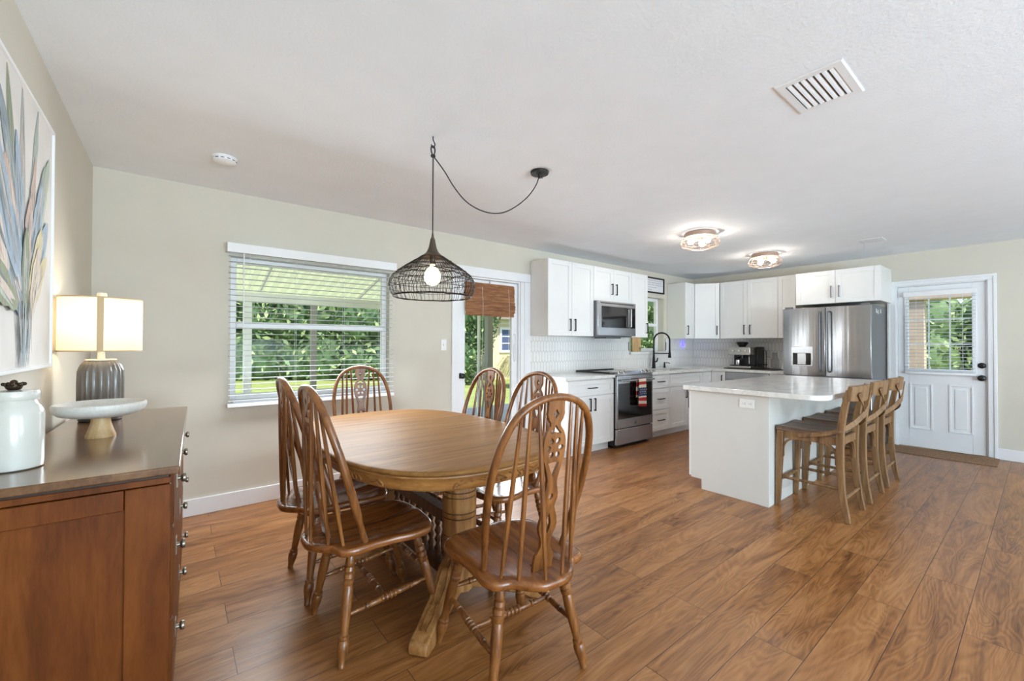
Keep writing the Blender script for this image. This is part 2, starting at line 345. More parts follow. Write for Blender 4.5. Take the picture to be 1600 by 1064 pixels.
# ---- window_1 : the dining window
a, b, c, d = WIN; y0, y1 = YW + .075, YW + .125
w = T('window_1', 'white double sash window behind the dining table', 'window', (a, YW, c)); tag(w, kind='structure')
MB().box(a, a + .045, y0, y1, c, d).box(b - .045, b, y0, y1, c, d).box(a + .045, b - .045, y0, y1, d - .045, d).box(a + .045, b - .045, y0, y1, c, c + .045).build('window_frame', m_vinyl, w, bevel=.003)
MB().box(a + .045, b - .045, y0 - .01, y1 - .005, 1.405, 1.455).build('meeting_rail', m_vinyl, w, bevel=.003)
MB().box(a + .02, b - .02, YW - .02, y0, c - .03, c + .001).build('window_sill', m_trim, w, bevel=.003)
MB().box(a + .045, b - .045, y0 + .02, y0 + .026, c + .045, d - .045).build('pane', m_glass, w, smooth=False)
# blind in front of it
bl = T('window_blind', 'white slatted blind, lowered and open, over the dining window', 'blind', (.94, YW - .035, .79))
MB().box(.297, 1.652, YW - .075, YW - .068, 1.982, 2.054).box(.297, .305, YW - .068, YW - .002, 1.982, 2.054).box(1.644, 1.652, YW - .068, YW - .002, 1.982, 2.054).build('valance', m_vinyl, bl, bevel=.002)
MB().box(.312, 1.636, YW - .062, YW - .004, 1.995, 2.045).build('headrail', m_vinyl, bl)
sl = MB(); z = .835
while z < 1.985:
    rings = []
    for yy, dz in ((-.058, -.0018), (-.046, 0), (-.033, .0007), (-.02, 0), (-.008, -.0018)):
        rings.append([(x, YW + yy, z + dz + t) for x, t in ((.312, 0), (1.634, 0), (1.634, .0018), (.312, .0018))])
    sl.ring_loft(rings); z += .0432
sl.build('slats', m_blind, bl, angle=60)
MB().box(.306, 1.638, YW - .06, YW - .006, .785, .815).build('bottom_rail', m_vinyl, bl, bevel=.003)
ct = MB()
for x in (.45, .78, 1.17, 1.50):
    for yy in (-.06, -.006): ct.tube([(x, YW + yy, .81), (x, YW + yy, 1.99)], .0009, 5)
ct.build('ladder_cord', m_vinyl, bl)
MB().tube([(.405, YW - .07, 1.98), (.404, YW - .073, 1.7), (.403, YW - .072, 1.38)], .0045, 8).build('tilt_wand', m_vinyl, bl)

# ---- door_1 : patio glass door
a, b, c, d = PAT
dr = T('door_1', 'white patio door with one tall glass pane beside the upper cabinets', 'door', ((a + b) / 2, YW, 0)); tag(dr, kind='structure')
MB().box(2.297, a, YW - .02, YW, 0, 2.035).box(3.305, 3.40, YW - .02, YW, 0, 2.035).box(2.297, 3.40, YW - .022, YW, 2.035, 2.137).build('casing', m_trim, dr, bevel=.004)
MB().box(b, 3.305, YW - .012, YW + .0, 0, 2.034).box(b - .02, b, YW, YW + .15, 0, 2.034).box(a, a + .012, YW, YW + .15, 0, 2.034).box(a + .012, b - .02, YW, YW + .15, 2.015, 2.034).build('door_frame', m_trim, dr, bevel=.003)
L0, L1, g0, g1 = a + .014, b - .022, 2.488, 3.145; ys = YW + .03; ye = YW + .07
MB().box(L0, g0, ys, ye, .006, 2.01).box(g1, L1, ys, ye, .006, 2.01).box(g0, g1, ys, ye, .006, .27).box(g0, g1, ys, ye, 1.93, 2.01).build('door_leaf', m_trim, dr, bevel=.003)
gl = MB().box(g0, g1, ys + .017, ys + .022, .27, 1.93).build('pane', m_glass, dr, smooth=False)
kn = MB().lathe([(.031, 0), (.031, .006), (.014, .01), (.012, .03), (.022, .036), (.03, .048), (.029, .06), (.018, .068), (.001, .069)], (2.43, ys, .935), (0, -1, 0), 20).build('door_knob', m_blackp, dr)
# bamboo shade
bs = T('bamboo_shade', 'brown woven bamboo roman shade, half raised on the patio door glass', 'shade', (2.81, YW + .0, 1.6))
rods = MB(); rng = random.Random(3); z = 1.965
while z > 1.602:
    h_ = rng.uniform(.006, .011); fold = .004 if z > 1.78 else .012 + .012 * abs(math.sin((z - 1.6) * 42))
    x0 = 2.476 + rng.uniform(-.004, .004) + (0 if z > 1.66 else .004); x1 = (3.168 if z > 1.66 else 3.15) + rng.uniform(-.004, .004)
    rods.box(x0, x1, YW + .012 - fold, YW + .019 - fold * .6, z - h_, z - .0008); z -= h_
rods.build('woven_slats', m_bamboo, bs, bevel=0)
MB().box(2.48, 3.16, YW + .012, YW + .03, 1.945, 1.975).build('headrail', m_bamboo, bs)
cd_ = MB()
for x in (2.70, 3.075): cd_.tube([(x, YW + .004, 1.93), (x, YW - .012, 1.75), (x, YW - .01, 1.60), (x + .004, YW + .02, .9 if x > 3 else 1.05)], .0016, 6)
cd_.build('pull_cord', m_vinyl, bs)
MB().tube([(2.81, YW + .018, 1.974), (2.81, YW + .012, 1.99), (2.81, YW + .016, 2.004)], .004, 6).build('hook', m_steeld, bs)
# looped cord on the door frame
lc = MB(); pts = [(3.18 + .016 * math.sin(t * 2 * PI) * (1.0 + .6 * math.cos(t * 2 * PI)), YW + .024 - .004 * math.sin(t * 4 * PI), 1.24 + .17 * math.cos(t * 2 * PI)) for t in [i / 24 for i in range(24)]]
lc.tube(pts, .0035, 6, closed=True); pts = [(3.185 + .012 * math.sin(t * 2 * PI), YW + .018, 1.18 + .10 * math.cos(t * 2 * PI)) for t in [i / 16 for i in range(16)]]
lc.tube(pts, .003, 6, closed=True)
lc.tube([(3.18, YW + .029, 1.41), (3.18, YW + .02, 1.40)], .006, 8)
tag(lc.build('cord_loop', m_trim, None), 'pale cord loop hanging on the patio door frame', 'cord')

# ---- window_2 : kitchen window
a, b, c, d = KWIN; y0, y1 = YW + .105, YW + .155
w = T('window_2', 'small white sash window above the kitchen sink', 'window', ((a + b) / 2, YW, c)); tag(w, kind='structure')
MB().box(a, a + .05, y0, y1, c, d).box(b - .05, b, y0, y1, c, d).box(a + .05, b - .05, y0, y1, d - .05, d).box(a + .05, b - .05, y0, y1, c, c + .05).box(a + .05, b - .05, y0 - .01, y1, 1.585, 1.635).build('window_frame', m_vinyl, w, bevel=.003)
MB().box(a - .03, b + .04, YW - .035, YW + .105, c - .045, c).build('window_sill', m_quartz, w, bevel=.003)
MB().box(a + .05, b - .05, y0 + .02, y0 + .026, c + .05, d - .05).build('pane', m_glass, w, smooth=False)

# ---- door_2 : entry door on the far wall
a, b, c, d = BD
dr = T('door_2', 'white half-glass entry door with blind and black knob beside the fridge', 'door', (XB, (a + b) / 2, 0)); tag(dr, kind='structure')
cs = MB()
for (p, q, s0, s1) in ((.333, a, 0, 2.04), (b, 1.277, 0, 2.04), (.333, 1.277, 2.04, 2.108)):
    cs.box(XB - .016, XB, p, q, s0, s1)
    if s1 - s0 > 1: cs.box(XB - .024, XB - .016, p if p < .4 else q - .028, p + .028 if p < .4 else q, s0, 2.08)
    else: cs.box(XB - .024, XB - .016, p, q, s1 - .028, s1)
cs.build('casing', m_trim, dr, bevel=.004)
MB().box(XB, XB + .15, a, a + .012, 0, 2.04).box(XB, XB + .15, b - .012, b, 0, 2.04).box(XB, XB + .15, a + .012, b - .012, 2.028, 2.04).build('door_frame', m_trim, dr, bevel=.002)
xs, xe = XB + .02, XB + .06; g0, g1, h0, h1 = .528, 1.075, .995, 1.905
lf = MB().box(xs, xe, a + .014, g0, .01, 2.026).box(xs, xe, g1, b - .014, .01, 2.026).box(xs, xe, g0, g1, .01, h0).box(xs, xe, g0, g1, h1, 2.026)
for (p, q) in ((.518, .722), (.858, 1.072)):
    z0, z1 = .235, .81
    for k, (ins, hgt) in enumerate(((0, .008), (.018, .003))):
        pass
    fr = .02
    lf.box(xs - .008, xs, p, p + fr, z0, z1).box(xs - .008, xs, q - fr, q, z0, z1).box(xs - .008, xs, p + fr, q - fr, z1 - fr, z1).box(xs - .008, xs, p + fr, q - fr, z0, z0 + fr)
    lf.box(xs - .006, xs, p + .05, q - .05, z0 + .05, z1 - .05)
lf.build('door_leaf', m_trim, dr, bevel=.004)
wf = MB().box(xs - .015, xs, g0 - .04, g0, h0 - .04, h1 + .04).box(xs - .015, xs, g1, g1 + .04, h0 - .04, h1 + .04).box(xs - .015, xs, g0, g1, h1, h1 + .04).box(xs - .015, xs, g0, g1, h0 - .04, h0).build('glass_frame', m_trim, dr, bevel=.005)
mu = MB()
for k in (1, 2):
    y = g0 + (g1 - g0) * k / 3; mu.box(xs + .012, xs + .03, y - .006, y + .006, h0, h1); z = h0 + (h1 - h0) * k / 3; mu.box(xs + .0125, xs + .0295, g0, g1, z - .006, z + .006)
mu.build('muntins', m_trim, dr)
MB().box(xs + .019, xs + .023, g0, g1, h0, h1).build('pane', m_glass, dr, smooth=False)
for nm, z, prof in (('door_knob', .908, [(.034, 0), (.034, .006), (.015, .01), (.013, .028), (.026, .034), (.034, .046), (.033, .058), (.02, .067), (.001, .068)]), ('deadbolt', 1.052, [(.033, 0), (.033, .012), (.026, .018), (.012, .022), (.001, .0225)])):
    MB().lathe(prof, (xs, .452, z), (-1, 0, 0), 20).build(nm, m_blackp, dr)
db = T('door_blind', 'white slatted blind fixed over the glass of the entry door', 'blind', (XB - .01, .81, .93))
MB().box(XB - .045, XB - .038, .485, 1.115, 1.895, 1.955).box(XB - .038, XB + .003, .485, .492, 1.895, 1.955).box(XB - .038, XB + .003, 1.108, 1.115, 1.895, 1.955).build('valance', m_vinyl, db, bevel=.002)
sl = MB(); z = .975
while z < 1.90:
    sl.ring_loft([[(XB + xx, y, z + dz + t) for y, t in ((.50, 0), (1.10, 0), (1.10, .0025), (.50, .0025))] for xx, dz in ((-.037, -.003), (-.018, .001), (.002, -.003))]); z += .0425
sl.build('slats', m_blind, db, angle=60)
MB().box(XB - .036, XB + .002, .495, 1.105, .93, .958).build('bottom_rail', m_vinyl, db, bevel=.003)
ct = MB()
for y in (.60, 1.0):
    for xx in (-.038, .003): ct.tube([(XB + xx, y, .95), (XB + xx, y, 1.9)], .0009, 5)
ct.build('ladder_cord', m_vinyl, db)
# door mat
mt = MB(); n = 26; g = []
for i in range(n + 1):
    y = 1.262 - (1.262 - .318) * i / n; k = i / n
    wave = .0 + .022 * math.exp(-((k - .0) / .06) ** 2) + .018 * math.exp(-((k - .86) / .10) ** 2)
    row = []
    for j in range(7):
        x = 7.245 - (.46) * j / 6 + .004 * math.sin(i * 1.3); zz = .007 + wave * (1 - j / 6) ** 1.5
        row.append((x, y, zz))
    g.append(row + [(p[0], p[1], max(0.0, p[2] - .006)) for p in row[::-1]])
mt.ring_loft(g)
tag(mt.build('door_mat', m_mat, None, angle=60), 'brown woven door mat with curled edge lying before the entry door', 'mat')

# ------------------------------------------------------------------ outdoors, seen through the panes
tag(MB().box(-30, 45, YW + TH + 3.4, 60, -.32, -.15).build('lawn', m_grass, None, smooth=False), 'sunlit green lawn outside the windows', 'lawn', kind='structure')
tag(MB().box(-8, 16, YW + TH + .05, YW + TH + 3.4, -.3, -.05).build('patio_slab', m_patio, None, smooth=False), 'pale concrete patio outside the glass door', 'patio', kind='structure')
tag(MB().box(XB + TH + .05, 45, -30, YW + TH, -.3, -.1).build('side_yard', m_grass, None, smooth=False), 'green side yard outside the entry door', 'lawn', kind='structure')
def leaves(name, label, cat, blobs, n, size, seed, kind=None, mats=None):
    """a clipped mass of leaves: blobs are (centre, radii); leaf blades sit in their outer shell, over a solid leafy core"""
    rg = np.random.default_rng(seed); mb = MB(); vol = np.array([b[1][0] * b[1][2] + b[1][1] * b[1][2] for b in blobs]); pr = vol / vol.sum()
    for (c, r) in blobs:
        mb.lathe([(max(.001, .8 * math.sin(PI * i / 8)), -.8 * math.cos(PI * i / 8)) for i in range(9)], (0, 0, 0), n=14)
        k = 9 * 14; mb.v[-k:] = [(c[0] + v[0] * r[0], c[1] + v[1] * r[1], c[2] + v[2] * r[2]) for v in mb.v[-k:]]
    for bi in rg.choice(len(blobs), n, p=pr):
        c, r = blobs[bi]; u = rg.normal(size=3); u /= np.linalg.norm(u); s = rg.uniform(.78, 1.06) ** .8
        p = Vector((c[0] + u[0] * r[0] * s, c[1] + u[1] * r[1] * s, c[2] + u[2] * r[2] * s))
        if p.z < -.15: continue
        a = Vector(rg.normal(size=3)).normalized(); nn = (Vector(u) + .8 * Vector(rg.normal(size=3))).normalized(); a = (a - nn * a.dot(nn)).normalized(); b_ = nn.cross(a)
        L = size * rg.uniform(.6, 1.3)
        mb.add([p - a * L, p + b_ * L * .42, p + a * L, p - b_ * L * .42], [(0, 1, 2, 3)], int(rg.choice(3, p=(.42, .38, .2))))
    o = mb.build(name, mats or m_leaf, None, smooth=False, recalc=False); return tag(o, label, cat, kind=kind)
rg = random.Random(11); blobs = []
for i in range(26):
    t = i / 25; x = -6 + 13.2 * t; y = 24.5 - 8.0 * max(0, t - .15) / .85 + rg.uniform(-.5, .5)
    for z in (.6, 2.3, 4.3): blobs.append(((x + rg.uniform(-.4, .4), y + rg.uniform(-.4, .4), z), (rg.uniform(.9, 1.3), rg.uniform(.8, 1.1), rg.uniform(1.0, 1.5))))
leaves('hedge', 'tall leafy green hedge across the lawn behind the blinds window', 'hedge', blobs, 26000, .15, 5)
bl2 = [((8.2 + rg.uniform(-.7, .7), 13.4 + rg.uniform(-.6, .6), z + rg.uniform(-.2, .2)), (rg.uniform(.7, 1.0), .8, rg.uniform(.7, 1.0))) for z in (.4, .9, 1.6, 2.4, 3.2) for _ in range(3)]
leaves('leafy_tree', 'bushy green tree seen through the patio door beside the house', 'tree', bl2, 7000, .09, 6)
bl3 = [((13.2 + rg.uniform(-.6, .6), y, z), (.9, rg.uniform(.6, .9), rg.uniform(.6, .9))) for y in (-1.2, -.2, .7, 1.6, 2.5, 3.4) for z in (.0, .9, 1.8)]
leaves('garden_shrub', 'green shrubs seen through the glass of the entry door', 'shrub', bl3, 8000, .09, 8, mats=[m_leaf[1], m_leaf[2], m_leaf[2]])
bl4 = [((12.6 + i * 1.2, 9.5 + rg.uniform(-.5, .5) + i * .5, z), (.9, .9, 1.0)) for i in range(4) for z in (.5, 1.8, 3.0)]
leaves('leafy_shrub', 'green shrub seen through the small kitchen window', 'shrub', bl4, 5000, .08, 9)
# grass clump mound by the house
pm = MB(); rgp = np.random.default_rng(4)
for i in range(420):
    th = rgp.uniform(0, 2 * PI); R = rgp.uniform(.45, .95); hh = rgp.uniform(.7, 1.25); c = Vector((9.05, 11.0, -.15)); dv = Vector((math.cos(th), math.sin(th), 0)); sd = Vector((-dv.y, dv.x, 0)) * .022
    pts = [c + dv * (R * t) + Vector((0, 0, hh * (1 - (1.55 * t - .75) ** 2) * .9 if t > .05 else 0)) for t in (0, .3, .6, .85, 1.0)]
    vs = []; 
    for q, wd in zip(pts, (1, 1, .8, .5, .05)): vs += [q - sd * wd, q + sd * wd]
    pm.add(vs, [(2 * j, 2 * j + 1, 2 * j + 3, 2 * j + 2) for j in range(4)])
m_straw = M('straw_green_blades', (168, 160, 108), .8, var=.3, vscale=4)
tag(pm.build('grass_clump', m_straw, None, smooth=False, recalc=False), 'mound of arching pale grass blades by the cream house', 'plant')
# neighbour house
hs = T('house', 'cream stucco house with a white-trimmed window beyond the patio', 'house', (13, 14, -.15))
MB().box(10.0, 17, 14, 19, -.15, 2.45).build('wall', m_stucco, hs, smooth=False)
MB().add([(9.7, 13.5, 2.3), (17.5, 13.5, 2.3), (17.5, 16.5, 3.7), (9.7, 16.5, 3.7), (9.7, 13.5, 2.42), (17.5, 13.5, 2.42), (17.5, 16.5, 3.85), (9.7, 16.5, 3.85), (9.7, 19.5, 2.3), (17.5, 19.5, 2.3)], [(0, 1, 2, 3), (4, 7, 6, 5), (0, 4, 5, 1), (1, 5, 6, 2), (3, 7, 4, 0), (7, 6, 9, 8)]).build('roof', m_roof, hs, smooth=False)
MB().box(10.1, 17.2, 13.93, 13.99, 2.12, 2.34).build('fascia', m_outwhite, hs)
wn = MB().box(10.42, 10.52, 13.93, 13.998, .95, 2.0).box(11.30, 11.40, 13.93, 13.998, .95, 2.0).box(10.52, 11.30, 13.93, 13.998, 1.9, 2.0).box(10.52, 11.30, 13.93, 13.998, .95, 1.05).box(10.52, 11.30, 13.94, 13.998, 1.31, 1.35).box(10.52, 11.30, 13.94, 13.998, 1.6, 1.64).build('window', m_outwhite, hs)
MB().box(10.52, 11.30, 13.96, 13.985, 1.05, 1.9).build('pane', M('blue_grey_pane', (92, 104, 136), .15), wn)
# patio awning: green roof sheets on a white beam and posts
aw = T('patio_awning', 'white framed patio roof of green sheets outside the dining window', 'awning', (2.6, 6.05, -.05))
sh = MB(); y0, y1 = YW + TH + .26, 6.35; n = 150
vs = []; x0, x1 = -2.2, 7.2
prof = [(x0 + (x1 - x0) * i / n, .010 * math.cos(i * PI)) for i in range(n + 1)]
sh.add([(x, y, 2.36 - (y - y0) * .215 + dz) for y in (y0, y1) for x, dz in prof], [(i, i + 1, n + 2 + i, n + 1 + i) for i in range(n)])
sh.build('roof_sheet', m_awning, aw, smooth=False)
MB().box(-2.2, 7.2, 6.0, 6.10, 1.79, 1.905).build('beam', m_outwhite, aw, bevel=.004)
for x in [-1.6, -.4, .8, 2.0, 3.2, 4.4, 5.6]:
    MB().beam((x, y0, 2.318), (x, 6.0, 1.925), .02, .03).build('rafter', m_outwhite, aw)
for x, w_, mm in ((.675, .085, m_outwhite), (1.425, .07, m_outgrey), (4.07, .04, m_outwhite), (4.28, .11, m_outgrey)):
    MB().box(x - w_ / 2, x + w_ / 2, 6.05 - w_ / 2, 6.05 + w_ / 2, -.05, 1.79).build('post', mm, aw, bevel=.004)
MB().beam((4.09, 6.0, 0.0), (4.23, 6.0, 1.0), .025, .025).beam((4.23, 6.02, .05), (4.09, 6.02, .9), .02, .02).build('cross_brace', m_outgrey, aw)
# porch outside the entry door
pc = T('porch', 'tan timber porch post and beam outside the entry door', 'porch', (9.5, 1.2, -.1))
m_tan = M('tan_porch_paint', (212, 190, 170), .7, var=.1)
MB().box(9.4, 9.6, 1.20, 1.42, -.1, 2.1).build('post', m_tan, pc, bevel=.005)
MB().box(9.35, 9.65, -3, 3.6, 2.02, 2.3).build('beam', m_tan, pc, bevel=.005)
MB().box(9.4, 9.6, 1.43, 3.0, -.1, 1.6).build('screen_wall', m_tan, pc)
# ------------------------------------------------------------------ kitchen cabinets (local frame: x along the front, y into the cabinet, front faces at y = -0.02)
def shaker(x0, x1, z0, z1, slab=False, r=.058):
    m = MB(); g = .0016; x0 += g; x1 -= g; z0 += g; z1 -= g
    if slab or (z1 - z0) < .13: return m.box(x0, x1, -.02, -.0005, z0, z1)
    rz = min(r, (z1 - z0) * .28)
    m.box(x0, x0 + r, -.02, -.0005, z0, z1).box(x1 - r, x1, -.02, -.0005, z0, z1).box(x0 + r, x1 - r, -.02, -.0005, z1 - rz, z1).box(x0 + r, x1 - r, -.02, -.0005, z0, z0 + rz)
    m.box(x0 + r - .002, x1 - r + .002, -.0105, -.0007, z0 + rz - .002, z1 - rz + .002)
    return m
def pull(kind, x, z, L=.15):
    m = MB(); s = .0055; y = -.046
    if kind == 'v':
        m.box(x - s, x + s, y - s, y + s, z - L / 2, z + L / 2)
        for k in (-1, 1): m.box(x - s * .8, x + s * .8, y + s, -.0195, z + k * (L / 2 - .008) - s, z + k * (L / 2 - .008) + s)
    else:
        m.box(x - L / 2, x + L / 2, y - s, y + s, z - s, z + s)
        for k in (-1, 1): m.box(x + k * (L / 2 - .008) - s, x + k * (L / 2 - .008) + s, y + s, -.0195, z - s * .8, z + s * .8)
    return m
def cabinet(name, label, cat, x, y, rz, w, d, z0, z1, fronts, toe=0, group=None, hmat=None):
    t = T(name, label, cat, (x, y, z0), rz, group, local=True); h = z1 - z0
    m = MB().box(.001, w - .001, 0, d - .004, toe, h)
    m.build('carcass', m_cabside, t, bevel=.0015)
    if toe: MB().box(.0, w, .07, d - .01, 0, toe).build('toe_kick', m_cab, t)
    for f in fronts:
        k, a, b, c, e = f[:5]
        o = shaker(a, b, c, e).build(k, m_cab, t, bevel=.0018)
        if len(f) > 5 and f[5]:
            hk = f[5]; pull(hk[0], hk[1], hk[2], hk[3] if len(hk) > 3 else .15).build('handle', hmat or m_black, o, bevel=.001)
    return t
UZ0, UZ1 = 1.387, 2.298; h = UZ1 - UZ0; UF = 3.631; UD = YW - UF
GU = 'white upper kitchen cabinets'; GB = 'white base kitchen cabinets'
cabinet('upper_cabinet', 'tall white two-door upper cabinet left of the microwave, nearest the patio door', 'cabinet', 3.402, UF, 0, .806, UD, UZ0, UZ1, [('door', .0, .403, 0, h, ('v', .36, .135)), ('door', .403, .806, 0, h, ('v', .446, .135))], group=GU)
cabinet('upper_cabinet', 'short white two-door cabinet directly above the microwave', 'cabinet', 4.21, UF, 0, .806, UD, 1.852, UZ1, [('door', .0, .403, 0, .446, ('v', .358, .17)), ('door', .403, .806, 0, .446, ('v', .448, .17))], group=GU)
cabinet('upper_cabinet', 'narrow white one-door upper cabinet between the microwave and the kitchen window', 'cabinet', 5.018, UF, 0, .382, UD, UZ0, UZ1, [('door', 0, .382, 0, h, ('v', .345, .135))], group=GU)
cabinet('upper_cabinet', 'narrow white upper cabinet right of the kitchen window with a cream-lit side', 'cabinet', 6.446, UF, 0, .282, UD, UZ0, UZ1, [('door', 0, .282, 0, h, ('v', .05, .135))], group=GU)
ax, ay, bx, by = 6.728, 3.611, 6.95, 3.298; ang = math.atan2(by - ay, bx - ax); wl = math.hypot(bx - ax, by - ay)
t = T('upper_cabinet', 'white diagonal corner upper cabinet with one door', 'cabinet', (ax, ay, UZ0), 0, GU)
nx, ny = -(by - ay) / wl, (bx - ax) / wl     # into the cabinet
poly = [(ax + nx * .02, ay + ny * .02), (bx + nx * .02, by + ny * .02), (XB - .003, by + .003), (XB - .003, YW - .003), (ax + .003, YW - .003)]
MB().prism(poly, lambda a, b, q: (a, b, q), UZ0, UZ1).build('carcass', m_cabside, t, bevel=.0015)
rot = Matrix.Translation((ax + nx * .02, ay + ny * .02, UZ0)) @ Matrix.Rotation(ang, 4, 'Z')
o = shaker(0.004, wl - .004, 0, h).tf(rot).build('door', m_cab, t, bevel=.0018); pull('v', wl - .045, .135).tf(rot).build('handle', m_black, o, bevel=.001)
R90 = -PI / 2; BF = 6.97
cabinet('upper_cabinet', 'white two-door upper cabinet on the far wall above the coffee machine', 'cabinet', BF, 3.294, R90, .846, XB - BF, UZ0, UZ1, [('door', 0, .423, 0, h, ('v', .38, .135)), ('door', .423, .846, 0, h, ('v', .466, .135))], group=GU)
cabinet('upper_cabinet', 'narrow plain white upper cabinet beside the fridge', 'cabinet', BF, 2.446, R90, .228, XB - BF, UZ0, UZ1, [('door', 0, .228, 0, h)], group=GU)
cabinet('upper_cabinet', 'white two-door cabinet above the stainless fridge', 'cabinet', 6.70, 2.13, R90, .898, XB - 6.70, 1.83, 2.262, [('door', 0, .447, 0, .432, ('v', .405, .15)), ('door', .447, .898, 0, .432, ('v', .489, .15))], group=GU, hmat=m_steeld)
# base cabinets
BFy = 3.31; BD_ = YW - BFy; bh = .875
cabinet('base_cabinet', 'white base cabinet with a drawer over two doors left of the range', 'cabinet', 3.40, BFy, 0, .806, BD_, 0, bh, [('drawer', .0, .806, .685, bh - .008, ('h', .403, .775)), ('door', 0, .403, .105, .682, ('v', .362, .58)), ('door', .403, .806, .105, .682, ('v', .444, .58))], .1, GB)
cabinet('base_cabinet', 'white three-drawer base cabinet right of the range', 'cabinet', 4.985, BFy, 0, .477, BD_, 0, bh, [('drawer', 0, .477, .685, bh - .008, ('h', .238, .775)), ('drawer', 0, .477, .395, .682, ('h', .238, .54)), ('drawer', 0, .477, .105, .392, ('h', .238, .25))], .1, GB)
cabinet('base_cabinet', 'white sink base cabinet with false drawer front under the faucet', 'cabinet', 5.464, BFy, 0, .90, BD_, 0, .70, [('drawer', 0, .90, .685, bh - .008), ('door', 0, .45, .105, .682, ('v', .41, .58)), ('door', .45, .90, .105, .682, ('v', .49, .58))], .1, GB)
t = T('base_cabinet', 'white corner base cabinet with folding doors between sink and dishwasher', 'cabinet', (6.5, BFy, 0), 0, GB)
BX = 6.67
MB().prism([(6.366, BFy), (BX, BFy), (BX, 3.072), (XB - .004, 3.072), (XB - .004, YW - .004), (6.366, YW - .004)], lambda a, b, q: (a, b, q), .1, bh).build('carcass', m_cabside, t, bevel=.0015)
MB().prism([(6.366, BFy + .07), (BX + .07, BFy + .07), (BX + .07, 3.072), (XB - .01, 3.072), (XB - .01, YW - .01), (6.366, YW - .01)], lambda a, b, q: (a, b, q), 0, .1).build('toe_kick', m_cab, t)
shaker(0, .28, .105, bh - .008).tf(Matrix.Translation((6.368, BFy, 0))).build('door', m_cab, t, bevel=.0018)
rot = Matrix.Translation((BX, 3.288, 0)) @ Matrix.Rotation(R90, 4, 'Z')
o = shaker(0, .212, .105, bh - .008).tf(rot).build('door', m_cab, t, bevel=.0018); pull('v', .17, .74).tf(rot).build('handle', m_black, o, bevel=.001)
cabinet('base_cabinet', 'narrow white base cabinet between the dishwasher and the fridge', 'cabinet', BX, 2.452, R90, .226, XB - BX, 0, bh, [('door', 0, .226, .105, bh - .008)], .1, GB)
# dishwasher
t = T('dishwasher', 'stainless dishwasher under the coffee machine', 'dishwasher', (BX, 3.068, 0), R90, local=True)
MB().box(.004, .608, .0, .58, .1, .872).build('body', m_steeld, t)
MB().box(.004, .608, -.022, -.001, .11, .755).build('door', m_steel, t, bevel=.004)
MB().box(.004, .608, -.022, -.001, .757, .868).build('control_panel', m_steel, t, bevel=.004)
MB().box(.03, .582, -.05, -.034, .735, .757).box(.05, .07, -.034, -.021, .738, .754).box(.542, .562, -.034, -.021, .738, .754).build('handle', m_steel, t, bevel=.003)
MB().box(.01, .60, .05, .07, .0, .1).build('toe_kick', m_black, t)
# countertops
CZ0, CZ1 = .8765, .914
ct = MB().prism([(3.345, 3.268), (4.212, 3.268), (4.212, YW - .011), (3.402, YW - .011), (3.345, YW - .024)], lambda a, b, q: (a, b, q), CZ0, CZ1)
tag(ct.build('countertop', m_quartz, None, bevel=.003), 'white stone worktop on the base cabinet left of the range', 'countertop', 'kitchen worktops')
sx0, sx1, sy0, sy1 = 5.60, 6.24, 3.37, 3.76
ct = MB().box(4.983, sx0, 3.268, YW - .011, CZ0, CZ1).box(sx0, sx1, 3.268, sy0, CZ0, CZ1).box(sx0, sx1, sy1, YW - .011, CZ0, CZ1)
ct.prism([(sx1, 3.268), (6.628, 3.268), (6.628, 2.226), (XB - .011, 2.226), (XB - .011, YW - .011), (sx1, YW - .011)], lambda a, b, q: (a, b, q), CZ0, CZ1)
tag(ct.build('countertop', m_quartz, None), 'white stone corner worktop around the sink, reaching to the fridge', 'countertop', 'kitchen worktops')
sk_ = MB().box(sx0 - .012, sx1 + .012, sy0 - .012, sy0, .72, CZ0).box(sx0 - .012, sx1 + .012, sy1, sy1 + .012, .72, CZ0).box(sx0 - .012, sx0, sy0, sy1, .72, CZ0).box(sx1, sx1 + .012, sy0, sy1, .72, CZ0).box(sx0, sx1, sy0, sy1, .72, .73)
tag(sk_.build('sink', m_steel, None), 'stainless undermount sink set in the corner worktop', 'sink')
